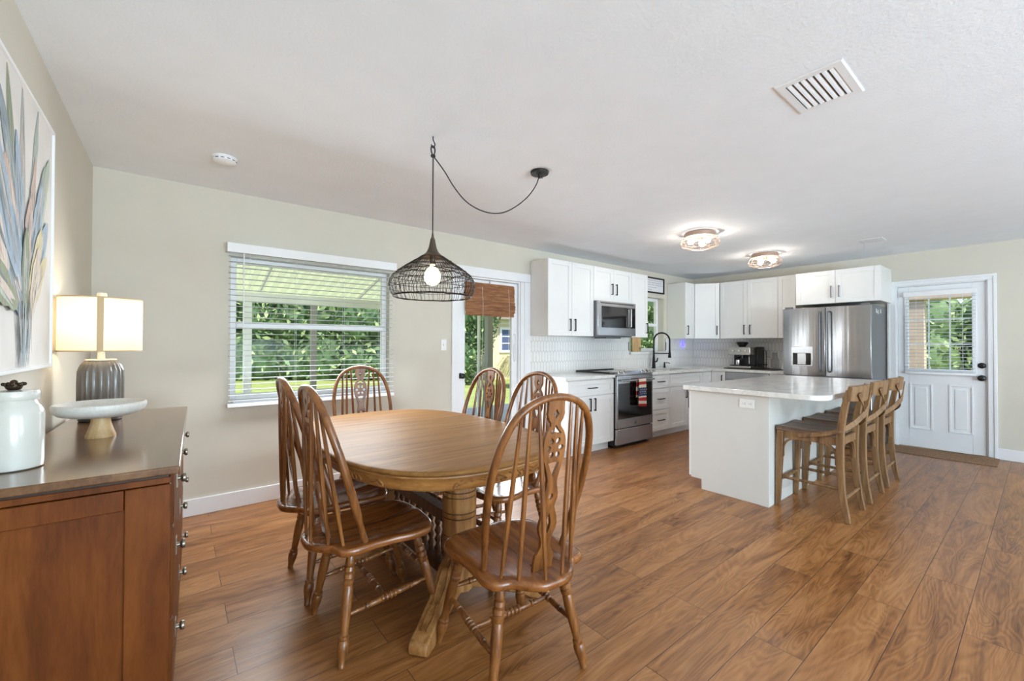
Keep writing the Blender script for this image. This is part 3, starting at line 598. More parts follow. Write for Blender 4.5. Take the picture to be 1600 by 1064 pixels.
# tiled backsplash : elongated hexagon tiles standing proud of the grout
def picket(u0, u1, z0, z1, fn, holes=()):
    m = MB(); tw, th, pt, g = .0468, .152, .0235, .0030; px, pz = tw + g, th - pt + g
    def solid(a, b, c, e): m.add([fn(x, zz, t) for x in (a, b) for zz in (c, e) for t in (0, .006)], [(0, 1, 3, 2), (4, 6, 7, 5), (0, 4, 5, 1), (2, 3, 7, 6), (0, 2, 6, 4), (1, 5, 7, 3)], 0)
    us = sorted({u0, u1} | {q for hh in holes for q in hh[:2] if u0 < q < u1})
    for a, b in zip(us, us[1:]):
        hs = [hh for hh in holes if hh[0] <= a + 1e-6 and hh[1] >= b - 1e-6]
        top = min([hh[2] for hh in hs] + [z1]); solid(a, b, z0, top)
        for hh in hs:
            if hh[3] < z1: solid(a, b, hh[3], z1)
    row = 0; zc = z0 - .02
    while zc - th / 2 < z1:
        x = u0 + (px / 2 if row % 2 else 0) - px / 2
        while x - tw / 2 < u1:
            poly = [(x - tw / 2, zc - th / 2 + pt), (x, zc - th / 2), (x + tw / 2, zc - th / 2 + pt), (x + tw / 2, zc + th / 2 - pt), (x, zc + th / 2), (x - tw / 2, zc + th / 2 - pt)]
            poly = [(min(max(p, u0), u1), min(max(q, z0), z1)) for p, q in poly]
            A = sum(poly[i - 1][0] * poly[i][1] - poly[i][0] * poly[i - 1][1] for i in range(6))
            hz = [hh[2] for hh in holes if min(p for p, _ in poly) < hh[1] and max(p for p, _ in poly) > hh[0] and min(q for _, q in poly) < hh[3]]
            if hz: poly = [(p, min(q, min(hz))) for p, q in poly]
            A = sum(poly[i - 1][0] * poly[i][1] - poly[i][0] * poly[i - 1][1] for i in range(6))
            bad = False and any(min(p for p, _ in poly) < hh[1] and max(p for p, _ in poly) > hh[0] and min(q for _, q in poly) < hh[3] and max(q for _, q in poly) > hh[2] for hh in holes)
            if abs(A) > 2e-4 and not bad: m.prism(poly, fn, .004, .0085, 1)
            x += px
        row += 1; zc += pz
    return m
tag(picket(3.402, XB - .002, CZ1 - .03, UZ0, lambda a, b, q: (a, YW - .001 - q, b), [(KWIN[0] - .03, KWIN[1] + .04, KWIN[2] - .046, 9)]).build('backsplash', [m_grout, m_tile], None, smooth=False), 'white long-hexagon tile backsplash behind the range and sink', 'backsplash', kind='structure')
tag(picket(2.222, YW - .012, CZ1 - .03, UZ0, lambda a, b, q: (XB - .001 - q, a, b)).build('backsplash', [m_grout, m_tile], None, smooth=False), 'white long-hexagon tile backsplash behind the coffee machine', 'backsplash', kind='structure')

# ---- range
m_towel_r, m_towel_w, m_towel_b = M('towel_red', (176, 44, 44), .9, bump=.3, bscale=400), M('towel_cream', (232, 222, 206), .9, bump=.3, bscale=400), M('towel_navy', (44, 62, 104), .9, bump=.3, bscale=400)
rx0, rx1, ry = 4.216, 4.979, 3.262
t = T('range', 'stainless electric range with a dark glass oven door', 'range', ((rx0 + rx1) / 2, ry, 0))
MB().box(rx0, rx1, ry + .03, YW - .012, .03, .90).build('body', m_blackp, t, bevel=.003)
MB().box(rx0 + .03, rx1 - .03, ry + .06, YW - .05, 0.0, .03).build('base', m_blackp, t)
MB().box(rx0 - .002, rx1 + .002, ry + .02, YW - .011, .90, .926).build('cooktop', m_glassdark, t, bevel=.004)
br = MB(); 
for (cx, cy, r) in ((4.40, 3.46, .10), (4.80, 3.46, .085), (4.40, 3.74, .075), (4.80, 3.74, .09), (4.60, 3.78, .05)): br.lathe([(r, 0), (r, .0008), (r - .006, .0008), (r - .006, 0)], (cx, cy, .926), n=32, caps=False)
br.build('burner_rings', m_steeld, t)
tr_ = MB().box(rx0 + .0, rx0 + .022, ry + .03, YW - .014, .926, .937).box(rx0 + .022, rx1, YW - .045, YW - .014, .926, .937); tr_.build('cooktop_trim', m_blackp, t, bevel=.002)
MB().add([(rx0, ry + .03, .90), (rx0, ry + .06, .942), (rx0, ry + .10, .942), (rx0, ry + .10, .90), (rx0, ry - .005, .90), (rx0, ry - .005, .915)] + [(rx1, ry + .03, .90), (rx1, ry + .06, .942), (rx1, ry + .10, .942), (rx1, ry + .10, .90), (rx1, ry - .005, .90), (rx1, ry - .005, .915)],
         [(5, 1, 2, 3, 0, 4), (10, 6, 9, 8, 7, 11), (5, 11, 7, 1), (1, 7, 8, 2), (2, 8, 9, 3), (4, 5, 11, 10)][::-1] + [(0, 3, 9, 6), (0, 6, 10, 4)]).build('control_panel', m_steel, t, bevel=.002)
for x in (4.30, 4.40, 4.78, 4.87, 4.94):
    MB().lathe([(.021, 0), (.021, .012), (.017, .016), (.016, .034), (.012, .037), (.001, .0375)], (x, ry + .03, .926), (0, -.42, .9), 18).build('knob', m_chrome, t)
MB().box(4.5, 4.68, ry + .062, ry + .064, .9425, .9435).build('display', m_glassdark, t)
dz = MB().box(rx0 + .004, rx1 - .004, ry - .012, ry + .028, .245, .895); do = dz.build('oven_door', m_steel, t, bevel=.005)
MB().box(rx0 + .03, rx1 - .03, ry - .0145, ry - .0115, .36, .80).build('oven_window', m_glassdark, do, bevel=.001)
MB().box(4.58, 4.615, ry - .014, ry - .0115, .275, .310).build('badge', m_steeld, do, bevel=.001)
hb = MB().tube([(rx0 + .045, ry - .062, .835), (rx1 - .045, ry - .062, .835)], .0125, 12, ry=.010)
for x in (rx0 + .06, rx1 - .06): hb.beam((x, ry - .055, .835), (x, ry - .010, .845), .022, .02)
hb.build('handle', m_steel, do)
MB().box(rx0 + .004, rx1 - .004, ry - .010, ry + .028, .045, .235).build('drawer', m_steel, t, bevel=.005)
# flag towel over the oven handle
tw = MB(); x0, x1 = 4.565, 4.725; path = []
for i in range(19):
    k = i / 18; path.append((ry - .080 - .002 * math.sin(k * 9), .832 - (1 - k) * .33))
top = [(ry - .080, .838), (ry - .076, .848), (ry - .062, .852), (ry - .048, .848), (ry - .045, .838)]
back = [(ry - .0445 + .004 * k / 8, .832 - .22 * k / 8) for k in range(1, 9)]
path = path + top + back; nx_ = 10; vs = []
for i, (y, z) in enumerate(path):
    for j in range(nx_ + 1):
        u = j / nx_; wv = .004 * math.sin(u * 9 + z * 5) if i < 19 else 0
        vs.append((x0 + (x1 - x0) * u + (.008 * (.83 - z) if z < .83 else 0) * (u - .3), y + min(wv, .003), z - .012 * u * (1 if i < 6 else 0)))
fs = []; mi = []
for i in range(len(path) - 1):
    for j in range(nx_):
        fs.append((i * (nx_ + 1) + j, i * (nx_ + 1) + j + 1, (i + 1) * (nx_ + 1) + j + 1, (i + 1) * (nx_ + 1) + j))
        mi.append(0 if i % 4 < 2 else 1)
        if 7 <= i <= 12: mi[-1] = 2
        elif i < 7: mi[-1] = (0, 0, 1, 1, 0, 0, 1)[i]
        elif i <= 18: mi[-1] = (1, 1, 0, 0, 1, 1)[i - 13]
tw.v = vs; tw.f = fs; tw.mi = mi
t = T('flag_towel', 'red, cream and navy star flag towel hung over the oven handle', 'towel', (4.645, ry - .062, .5))
o = tw.build('cloth', [m_towel_r, m_towel_w, m_towel_b], t, recalc=False); md = o.modifiers.new('thick', 'SOLIDIFY'); md.thickness = .003; md.offset = 0
st = MB()
for r_ in range(4):
    for c_ in range(4):
        cx = x0 + .024 + c_ * .037 + (.0 if r_ % 2 else .012); cz = path[8][1] + .012 + r_ * .026
        if cx < x1 - .01: st.prism([(cx + (.0085 if k % 2 == 0 else .0036) * math.sin(PI * k / 5), cz + (.0085 if k % 2 == 0 else .0036) * math.cos(PI * k / 5)) for k in range(10)], lambda a, b, q: (a, ry - .0905 + q, b), 0, .002)
st.build('stars', m_towel_w, t, smooth=False)

# ---- microwave over the range
mx0, mx1, my, mz0, mz1 = 4.212, 5.012, 3.541, 1.40, 1.848
t = T('microwave', 'stainless microwave mounted above the range', 'microwave', ((mx0 + mx1) / 2, my, mz0))
MB().box(mx0, mx1, my + .03, YW - .012, mz0, mz1).build('body', m_steeld, t, bevel=.003)
MB().box(mx0 + .01, mx1 - .01, my + .06, YW - .05, mz0 - .016, mz0 - .0005).box(mx0 + .28, mx1 - .2, my + .10, YW - .1, mz0 - .035, mz0 - .0165).build('vent_base', m_steeld, t)
f = MB().box(mx0, mx1, my + .002, my + .029, mz0, mz1); fo = f.build('front', m_steel, t, bevel=.004)
dw = MB().box(mx0 + .075, mx0 + .62, my - .003, my + .003, mz0 + .105, mz1 - .065).build('door_window', m_glassdark, fo, bevel=.002)
MB().box(mx0 + .675, mx1 - .022, my - .003, my + .003, mz0 + .105, mz1 - .065).build('keypad', m_glassdark, fo, bevel=.002)
MB().tube([(mx0 + .645, my + .004, mz0 + .115), (mx0 + .645, my - .035, mz0 + .125), (mx0 + .645, my - .035, mz1 - .085), (mx0 + .645, my + .004, mz1 - .075)], .011, 10).build('handle', m_steel, fo)
MB().box(mx0 + .05, mx1 - .05, my - .0005, my + .004, mz1 - .03, mz1 - .018).build('vent_slot', m_blackp, fo)

# ---- fridge
FX, FY0, FY1, FZ = 6.46, 1.283, 2.218, 1.79
t = T('fridge', 'stainless french door fridge with a dispenser, below the far cabinets', 'fridge', (FX, (FY0 + FY1) / 2, 0))
MB().box(FX + .085, XB - .03, FY0 + .004, FY1 - .004, .03, FZ - .012).build('body', m_steeld, t, bevel=.004)
MB().box(FX + .10, XB - .06, FY0 + .03, FY1 - .03, .0, .03).build('base', m_blackp, t)
ym = (FY0 + FY1) / 2 - .012
def fdoor(y0, y1, z0, z1):
    m = MB(); ring = []; n = 10
    for k in range(n + 1):
        u = k / n; bul = .018 * (1 - (2 * u - 1) ** 2)
        ring.append((FX + .018 - bul, y0 + (y1 - y0) * u))
    poly = ring + [(FX + .08, y1), (FX + .08, y0)]
    return m.prism(poly, lambda a, b, q: (a, b, q), z0, z1)
dl = fdoor(ym + .003, FY1, .885, FZ - .02).build('door', m_fridge, t, bevel=.004); dr_ = fdoor(FY0, ym - .003, .885, FZ - .02).build('door', m_fridge, t, bevel=.004)
dd = fdoor(FY0, FY1, .06, .865).build('freezer_drawer', m_steel, t, bevel=.004)
for o_, y in ((dl, ym + .045), (dr_, ym - .045)):
    MB().tube([(FX + .01, y, .945), (FX - .040, y, .955), (FX - .045, y, 1.0), (FX - .045, y, 1.66), (FX - .040, y, 1.70), (FX + .01, y, 1.71)], .0105, 10).build('handle', m_steeld, o_)
MB().tube([(FX + .01, FY0 + .09, .78), (FX - .045, FY0 + .11, .78), (FX - .045, FY1 - .11, .78), (FX + .01, FY1 - .09, .78)], .0105, 10).build('handle', m_steeld, dd)
MB().box(FX - .004, FX + .012, ym + .13, ym + .375, 1.005, 1.265).build('dispenser_frame', m_steel, dl, bevel=.003)
MB().box(FX - .0055, FX - .0045, ym + .15, ym + .355, 1.025, 1.18).build('dispenser_recess', m_glassdark, dl)
MB().box(FX - .012, FX - .0056, ym + .205, ym + .30, 1.03, 1.175).build('dispenser_paddle', m_steel, dl, bevel=.002)
MB().box(FX - .006, FX - .0045, ym + .15, ym + .355, 1.19, 1.25).build('dispenser_screen', m_steel, dl)
MB().box(FX + .03, FX + .1, FY0 + .02, FY0 + .10, FZ - .02, FZ + .005).box(FX + .03, FX + .1, FY1 - .10, FY1 - .02, FZ - .02, FZ + .005).build('hinge_cover', m_steeld, t, bevel=.003)
m_mag = M('white_magnet', (225, 225, 225), .5)
for (x, z, lb) in ((6.72, 1.685, 'nearest the front edge'), (6.80, 1.675, 'in the middle of three'), (6.93, 1.69, 'nearest the wall')):
    g = MB().box(x, x + .022, FY0 - .0035, FY0 + .0035, z, z + .05).box(x + .022, x + .04, FY0 - .0035, FY0 + .0035, z, z + .012)
    tag(g.build('magnet', m_mag, None, bevel=.001), 'small white magnet on the fridge side, ' + lb, 'magnet', 'magnets on the fridge side')

# ---- faucet and soap dispenser
t = T('faucet', 'tall black spring-neck faucet at the kitchen sink', 'faucet', (5.90, 3.835, CZ1))
bx_, by_ = 5.90, 3.835; dx_, dy_ = .42, -.907
MB().lathe([(.034, 0), (.034, .006), (.026, .014), (.025, .05), (.022, .12), (.017, .20), (.0145, .28)], (bx_, by_, CZ1), n=20).build('body', m_black, t)
arc = [(bx_, by_, CZ1 + .26), (bx_, by_, CZ1 + .42)]
for k in range(1, 13):
    th = PI * k / 12; rr = .118 * (1 - math.cos(th)); arc.append((bx_ + dx_ * rr, by_ + dy_ * rr, CZ1 + .43 + .125 * math.sin(th)))
arc.append((bx_ + dx_ * .236, by_ + dy_ * .236, CZ1 + .36)); arc = catmull(arc, 8)
rad = [.0115 + (.0018 if i % 2 else 0) for i in range(len(arc))]; MB().tube(arc, rad, 10).build('spring_neck', m_black, t)
ex, ey = bx_ + dx_ * .236, by_ + dy_ * .236
MB().lathe([(.0125, .36), (.0135, .30), (.014, .27), (.017, .24), (.024, .175), (.022, .168), (.001, .168)], (ex, ey, CZ1), n=18).build('spray_head', m_black, t)
MB().beam((bx_, by_, CZ1 + .235), (ex, ey, CZ1 + .235), .012, .014).lathe([(.019, 0), (.019, .02)], (ex, ey, CZ1 + .225), n=16).build('support_arm', m_black, t)
MB().tube([(bx_ + .02, by_ - .005, CZ1 + .10), (bx_ + .05, by_ - .02, CZ1 + .105), (bx_ + .062, by_ - .03, CZ1 + .15), (bx_ + .058, by_ - .03, CZ1 + .165)], [.012, .012, .009, .008], 10).build('lever', m_black, t)
t = T('soap_dispenser', 'short black soap dispenser pump right of the faucet', 'dispenser', (6.21, 3.84, CZ1))
MB().lathe([(.022, 0), (.022, .006), (.015, .012), (.014, .055), (.011, .06), (.011, .085), (.001, .086)], (6.21, 3.84, CZ1), n=16).build('body', m_black, t)
MB().tube([(6.21, 3.84, CZ1 + .075), (6.235, 3.79, CZ1 + .078), (6.245, 3.765, CZ1 + .068)], .006, 8).build('spout', m_black, t)
# wooden board on the window sill
t = T('wooden_board', 'small pale wooden board with a metal ring propped on the kitchen window sill', 'board', (5.62, YW + .01, KWIN[2]))
MB().box(5.50, 5.725, YW + .006, YW + .022, KWIN[2] + .0005, KWIN[2] + .235).tf(Matrix.Translation((0, 0, 0))).build('board', m_bwood, t, bevel=.006)
MB().tube([(5.69 + .018 * math.cos(k * PI / 8), YW + .0, KWIN[2] + .05 + .018 * math.sin(k * PI / 8)) for k in range(16)], .003, 6, closed=True).build('ring', m_pewter, t)
# framed sign above the kitchen window
t = T('framed_sign', 'small black-framed white sign with faint grey lines above the kitchen window', 'sign', (5.93, YW - .015, 2.12))
a, b, c, d = 5.49, 6.335, 2.118, 2.372; f = .022
MB().box(a, a + f, YW - .026, YW - .001, c, d).box(b - f, b, YW - .026, YW - .001, c, d).box(a + f, b - f, YW - .026, YW - .001, d - f, d).box(a + f, b - f, YW - .026, YW - .001, c, c + f).build('frame', m_black, t, bevel=.002)
MB().box(a + f, b - f, YW - .012, YW - .002, c + f, d - f).build('panel', M('sign_white', (228, 228, 230), .6), t)
ln = MB(); rg = random.Random(2)
for zz, l0, l1 in ((2.315, .05, .80), (2.28, .10, .76), (2.245, .12, .78), (2.205, .10, .62), (2.165, .2, .5)):
    x = a + l0
    while x < a + l1:
        w_ = rg.uniform(.015, .05); ln.box(x, x + w_, YW - .0135, YW - .012, zz, zz + rg.uniform(.008, .013)); x += w_ + .012
ln.build('grey_lines', M('sign_grey', (176, 176, 182), .7), t)
# outlet with night light under the corner cabinet
def plate(o, fn, horizontal=False, name='plate'):
    a, b = (.058, .036) if horizontal else (.036, .058)
    m = MB()
    def bx(u0, u1, v0, v1, q0, q1): m.add([fn(u, v, q) for u in (u0, u1) for v in (v0, v1) for q in (q0, q1)], [(0, 1, 3, 2), (4, 6, 7, 5), (0, 4, 5, 1), (2, 3, 7, 6), (0, 2, 6, 4), (1, 5, 7, 3)])
    bx(-a, a, -b, b, 0, .006); return m, bx
m_plate = M('white_plate', (238, 238, 236), .35); m_slot = M('outlet_slot', (70, 70, 70), .6)
t = T('wall_outlet', 'white outlet plate on the tiles right of the kitchen window', 'outlet', (6.93, YW - .01, 1.26))
m, bx = plate(t, lambda u, v, q: (6.955 + u, YW - .0095 - q, 1.255 + v)); m.build('plate', m_plate, t, bevel=.002)
t = T('night_light', 'small white plug-in night light glowing blue on the outlet', 'lamp', (6.92, YW - .03, 1.24))
MB().box(6.932, 6.978, YW - .05, YW - .016, 1.225, 1.30).build('housing', m_plate, t, bevel=.004)
MB().box(6.895, 6.931, YW - .046, YW - .018, 1.255, 1.335).build('blue_lens', M('blue_glow', (90, 90, 255), .4, emit=5, emit_c=(70, 60, 255)), t, bevel=.004)
# light switch by the patio door
t = T('light_switch', 'white light switch plate between the dining window and patio door', 'switch', (2.204, YW, 1.27))
m, bx = plate(t, lambda u, v, q: (2.204 + u * .9, YW - .0005 - q, 1.272 + v)); m.build('plate', m_plate, t, bevel=.002)
MB().box(2.198, 2.21, YW - .018, YW - .006, 1.262, 1.285).build('toggle', m_plate, t, bevel=.002)

# ---- espresso machine on its tray and small things by the fridge
t = T('espresso_machine', 'chrome and black espresso machine with a dark top hopper on the far counter', 'coffee machine', (7.05, 2.93, CZ1 + .012))
ez = CZ1 + .012; m_ebody = M('brushed_chrome', (190, 184, 176), .22, .9)
ey0, ey1 = 2.77, 3.10
MB().box(6.80, 7.22, ey0, ey1, ez + .0, ez + .035).build('base', m_ebody, t, bevel=.006)
MB().box(6.815, 6.99, ey0 + .02, ey1 - .02, ez + .0355, ez + .047).build('drip_grate', m_blackp, t, bevel=.002)
MB().box(7.0, 7.215, ey0 + .004, ey1 - .004, ez + .0355, ez + .29).build('column', m_blackp, t, bevel=.006)
MB().box(6.80, 7.222, ey0, ey1, ez + .20, ez + .325).build('head', m_ebody, t, bevel=.012)
MB().box(7.0, 7.225, ey0 - .035, ey0 - .001, ez + .02, ez + .33).build('side_panel', m_blackp, t, bevel=.006)
for i in range(3): MB().lathe([(.016, 0), (.016, .012), (.001, .0125)], (6.80, ey0 + .07 + i * .09, ez + .27), (-1, 0, 0), 14).build('dial', m_chrome, t)
MB().lathe([(.036, 0), (.036, -.045), (.026, -.05), (.001, -.051)], (6.89, 2.93, ez + .1995), n=18).tube([(6.885, 2.93, ez + .165), (6.75, 2.95, ez + .155)], .012, 10).build('portafilter', m_blackp, t)
MB().tube([(6.87, 2.815, ez + .20), (6.85, 2.805, ez + .15), (6.845, 2.80, ez + .07)], .006, 8).build('steam_wand', m_chrome, t)
MB().lathe([(.045, 0), (.055, .02), (.085, .06), (.088, .075), (.06, .083), (.001, .085)], (7.05, 2.99, ez + .3255), n=22).build('hopper', m_blackp, t)
MB().lathe([(.030, 0), (.032, .03), (.03, .075), (.028, .07), (.001, .01)], (6.9, 2.99, ez + .0475), n=16).build('milk_jug', m_chrome, t)
tag(MB().box(6.76, 7.25, 2.44, 3.15, CZ1 + .0004, CZ1 + .0115).build('serving_tray', m_blackp, None, bevel=.004), 'flat black tray under the espresso machine', 'tray')
t = T('wire_rack', 'thin black wire drying stand between the espresso machine and the fridge', 'rack', (7.08, 2.64, CZ1 + .012))
wr = MB(); z0 = CZ1 + .016
for y in (2.66, 2.70): wr.tube([(7.1, y, z0), (7.1, y, z0 + .25), (7.08, y, z0 + .27), (7.04, y, z0 + .265)], .005, 6)
wr.tube([(7.1, 2.61, z0), (7.1, 2.73, z0)], .005, 6); wr.tube([(7.1, 2.66, z0 + .17), (7.1, 2.605, z0 + .17)], .0035, 6)
wr.build('wire', m_blackp, t)
MB().lathe([(.055, 0), (.058, .01), (.04, .014), (.001, .015)], (7.04, 2.68, z0 + .05), n=18).build('cup_rest', m_blackp, t)
t = T('glass_vase', 'clear glass carafe standing beside the fridge on the far counter', 'carafe', (7.06, 2.56, CZ1 + .012))
MB().lathe([(.05, 0), (.056, .03), (.056, .13), (.04, .18), (.036, .24), (.039, .245), (.032, .24), (.036, .18), (.052, .13), (.052, .03), (.001, .006)], (7.08, 2.535, CZ1 + .012), n=22).build('glass', glass('carafe_glass', (.9, .9, .9)), t)
t = T('knife_block', 'slanted white knife block with black handles next to the fridge', 'knife block', (7.05, 2.36, CZ1))
MB().prism([(7.0, CZ1 + .012), (7.14, CZ1 + .012), (7.20, CZ1 + .16), (7.10, CZ1 + .21)], lambda a, b, q: (a, q, b), 2.34, 2.42).build('block', m_plate, t, bevel=.003)
MB().beam((7.12, 2.36, CZ1 + .20), (7.06, 2.36, CZ1 + .27), .018, .014).beam((7.15, 2.40, CZ1 + .185), (7.09, 2.40, CZ1 + .255), .018, .014).build('knife_handles', m_blackp, t, bevel=.003)

# ---- island
ix0, ix1, iy0, iy1 = 3.665, 5.62, 1.357, 2.0
t = T('kitchen_island', 'white kitchen island with a plain end panel and seating side', 'island', ((ix0 + ix1) / 2, (iy0 + iy1) / 2, 0))
ib = MB().prism([(iy0, 0), (1.904, 0), (1.904, .088), (2.0, .088), (2.0, .876), (iy0, .876)], lambda a, b, q: (q, a, b), ix0, ix0 + .02)
ib.build('end_panel', m_island, t, bevel=.002)
MB().box(ix0 + .02, ix1, iy0, iy1, .088, .876).box(ix0 + .02, ix1, iy0, 1.904, 0, .088).build('body', m_island, t, bevel=.002)
MB().box(ix0 - .0015, ix0 + .0, iy0, iy0 + .06, 0, .876).build('corner_stile', m_island, t)
rot = Matrix.Translation((ix1, iy1, 0)) @ Matrix.Rotation(PI, 4, 'Z'); n = 4; wd = (ix1 - ix0) / n
for k in range(n):
    o = shaker(k * wd, (k + 1) * wd, .10, .868).tf(rot).build('door', m_cab, t, bevel=.0018)
    pull('v', k * wd + (wd - .05 if k % 2 == 0 else .05) if k < 3 else k * wd + wd - .05, .775).tf(rot).build('handle', m_black, o, bevel=.001)
po = MB(); fn = lambda u, v, q: (ix0 - .002 - q, 1.517 + u, .80 + v)
m, bx = plate(t, fn, True); oo = m.build('outlet', m_plate, t, bevel=.002)
sl = MB()
for c in (-.024, .024):
    for (u, v, a_, b_) in ((-.008, .005, .0045, .0012), (-.008, -.005, .0045, .0012), (.008, 0, .0022, .0022)):
        sl.add([fn(c + u + i * a_, v + j * b_, q) for i in (-1, 1) for j in (-1, 1) for q in (.0055, .0065)], [(0, 1, 3, 2), (4, 6, 7, 5), (0, 4, 5, 1), (2, 3, 7, 6), (0, 2, 6, 4), (1, 5, 7, 3)])
sl.build('slots', m_slot, oo)
def rounded(x0, x1, y0, y1, r, n=8):
    out = []
    for (cx, cy, a0, rr) in ((x1 - r[1], y0 + r[1], -90, r[1]), (x1 - r[2], y1 - r[2], 0, r[2]), (x0 + r[3], y1 - r[3], 90, r[3]), (x0 + r[0], y0 + r[0], 180, r[0])):
        for k in range(n + 1):
            a = math.radians(a0 + 90 * k / n); out.append((cx + rr * math.cos(a), cy + rr * math.sin(a)))
    return out
tag(MB().prism(rounded(3.60, 5.82, .972, 2.045, (.13, .13, .03, .012)), lambda a, b, q: (a, b, q), .8765, .9155).build('countertop', m_quartz, None, bevel=.004), 'white veined stone top overhanging the island', 'countertop', 'kitchen worktops')
# ------------------------------------------------------------------ dining chairs (local frame: +y is where the chair faces)
GCH = 'oak wheel-back dining chairs'
def make_chair(label):
    t = T('dining_chair', label, 'chair', (0, 0, 0), 0, GCH, local=True)
    SZ = .455
    half = [(0, -.288), (.05, -.284), (.088, -.264), (.12, -.232), (.145, -.208), (.175, -.199), (.203, -.186), (.218, -.152), (.221, -.115), (.216, -.06), (.215, -.01), (.218, .04), (.228, .09), (.232, .135), (.222, .185), (.19, .222), (.13, .245), (.06, .254), (0, .256)]
    right = catmull([(a, b, 0) for a, b in half], 3)
    out = [(p.x, p.y) for p in right]; out = out + [(-x, y) for x, y in out[-2:0:-1]]
    m = MB(); rings = []; cy0 = -.01
    def zof(k, x, y):
        dish = -.014 * (1 - min(1, k / .86) ** 2.2)
        pommel = .006 * max(0, 1 - abs(x) / .05) * max(0, (y - .02) / .2) if k < .95 else 0
        return SZ + dish + pommel
    spec = [(.04, 0), (.25, 0), (.45, 0), (.62, 0), (.76, 0), (.86, 0), (.94, 0)]
    for k, _ in spec: rings.append([(x * k, cy0 + (y - cy0) * k, zof(k, x * k, cy0 + (y - cy0) * k)) for x, y in out])
    for k, dz in ((.975, -.001), (.992, -.005), (1.0, -.013), (.998, -.022), (.985, -.029), (.955, -.032), (.5, -.032), (.04, -.032)): rings.append([(x * k, cy0 + (y - cy0) * k, SZ + dz) for x, y in out])
    m.ring_loft(rings); m.build('seat', m_seat, t, angle=60)
    leg = [(0, .0125), (.06, .016), (.13, .0205), (.155, .0165), (.165, .0215), (.20, .0225), (.213, .0175), (.225, .0225), (.262, .0225), (.272, .0175), (.285, .0225), (.315, .0215), (.325, .018), (.345, .0205), (.45, .0215), (.58, .0195), (.70, .016), (.735, .0155), (.745, .021), (.765, .0215), (.775, .0185), (.80, .0235), (.85, .0225), (.92, .017), (.975, .0135), (.98, .0145), (1, .0135)]
    foot = {}
    for sx in (-1, 1):
        for tp, bt in (((.148 * sx, .155, SZ - .03), (.213 * sx, .258, 0)), ((.135 * sx, -.125, SZ - .03), (.215 * sx, -.188, 0))):
            MB().turned(tp, bt, leg, 14).build('leg', m_oak, t); foot[(sx, bt[1] > 0)] = (Vector(tp), Vector(bt))
    strp = [(0, .0075), (.08, .009), (.2, .0115), (.215, .0085), (.222, .0135), (.245, .0135), (.252, .0095), (.27, .0125), (.36, .0135), (.40, .013)] + [x for k in range(4) for x in ((.41 + k * .05, .0105), (.425 + k * .05, .0155), (.445 + k * .05, .0155), (.455 + k * .05, .0105))] + [(.62, .013), (.73, .0125), (.748, .0095), (.755, .0135), (.778, .0135), (.785, .0085), (.8, .0115), (.92, .009), (1, .0075)]
    at = lambda sx, fr, k: foot[(sx, fr)][0].lerp(foot[(sx, fr)][1], k)
    s = []
    for sx in (-1, 1):
        a, b = at(sx, True, .50), at(sx, False, .58); s.append((a, b)); MB().turned(a, b, strp, 12).build('stretcher', m_oakh, t)
    MB().turned(s[0][0].lerp(s[0][1], .55), s[1][0].lerp(s[1][1], .55), strp, 12).build('stretcher', m_oakh, t)
    MB().turned(at(-1, True, .40), at(1, True, .40), strp, 12).build('stretcher', m_oakh, t)
    # back: bow, six spindles, pierced splat
    by = lambda z: -.085 - (z - SZ) / .64 * .192
    bow = [(.182, SZ - .02), (.190, .50), (.205, .60), (.2155, .70), (.219, .78), (.215, .86), (.200, .94), (.170, 1.01), (.128, 1.055), (.070, 1.083), (0, 1.093)]
    bp = [(-x, by(z), z) for x, z in bow] + [(x, by(z), z) for x, z in bow[-2::-1]]
    bp = catmull(bp, 4); ns = len(bp)
    MB().tube(bp, [.0135 if 6 < i < ns - 7 else .0115 for i in range(ns)], 10, ry=[.0165 if 6 < i < ns - 7 else .0125 for i in range(ns)], up=(0, 1, 0)).build('back_bow', m_oak, t, angle=60)
    for sx in (-1, 1):
        for (x0, y0, x1, z1) in ((.162, -.165, .139, 1.036), (.118, -.212, .105, 1.062), (.036, -.262, .074, 1.076)):
            a = Vector((x0 * sx, y0, SZ - .012)); b = Vector((x1 * sx, by(z1), z1))
            MB().turned(a, b, [(0, .0058), (.1, .0072), (.35, .0092), (.65, .0088), (.9, .0066), (1, .0055)], 8).build('spindle', m_oak, t)
    hw = [(.635, .036), (.60, .036), (.585, .0375), (.567, .031), (.553, .021), (.541, .0215), (.522, .037), (.505, .044), (.49, .0475), (.463, .049), (.44, .047), (.42, .045), (.40, .036), (.37, .027), (.345, .021), (.325, .0225), (.31, .026), (.295, .030), (.275, .030), (.258, .023), (.245, .019), (.225, .026), (.20, .036), (.175, .040), (.155, .036), (.135, .027), (.115, .021), (.092, .021), (.078, .027), (.062, .040), (.05, .042), (-.01, .042)]
    cu = bpy.data.curves.new('splat', 'CURVE'); cu.dimensions = '2D'; cu.fill_mode = 'BOTH'; cu.extrude = .0055; cu.bevel_depth = .0012; cu.bevel_resolution = 0
    def spl(pts):
        sp = cu.splines.new('POLY'); sp.points.add(len(pts) - 1); sp.use_cyclic_u = True
        for p, q in zip(sp.points, pts): p.co = (q[0], q[1], 0, 1)
    spl([(w_, s_) for s_, w_ in hw] + [(-w_, s_) for s_, w_ in hw[::-1]])
    spl([(0, .605), (.0135, .585), (0, .565), (-.0135, .585)])
    spl([(0, .549), (.013, .530), (.0295, .514), (.015, .5145), (0, .519), (-.015, .5145), (-.0295, .514), (-.013, .530)])
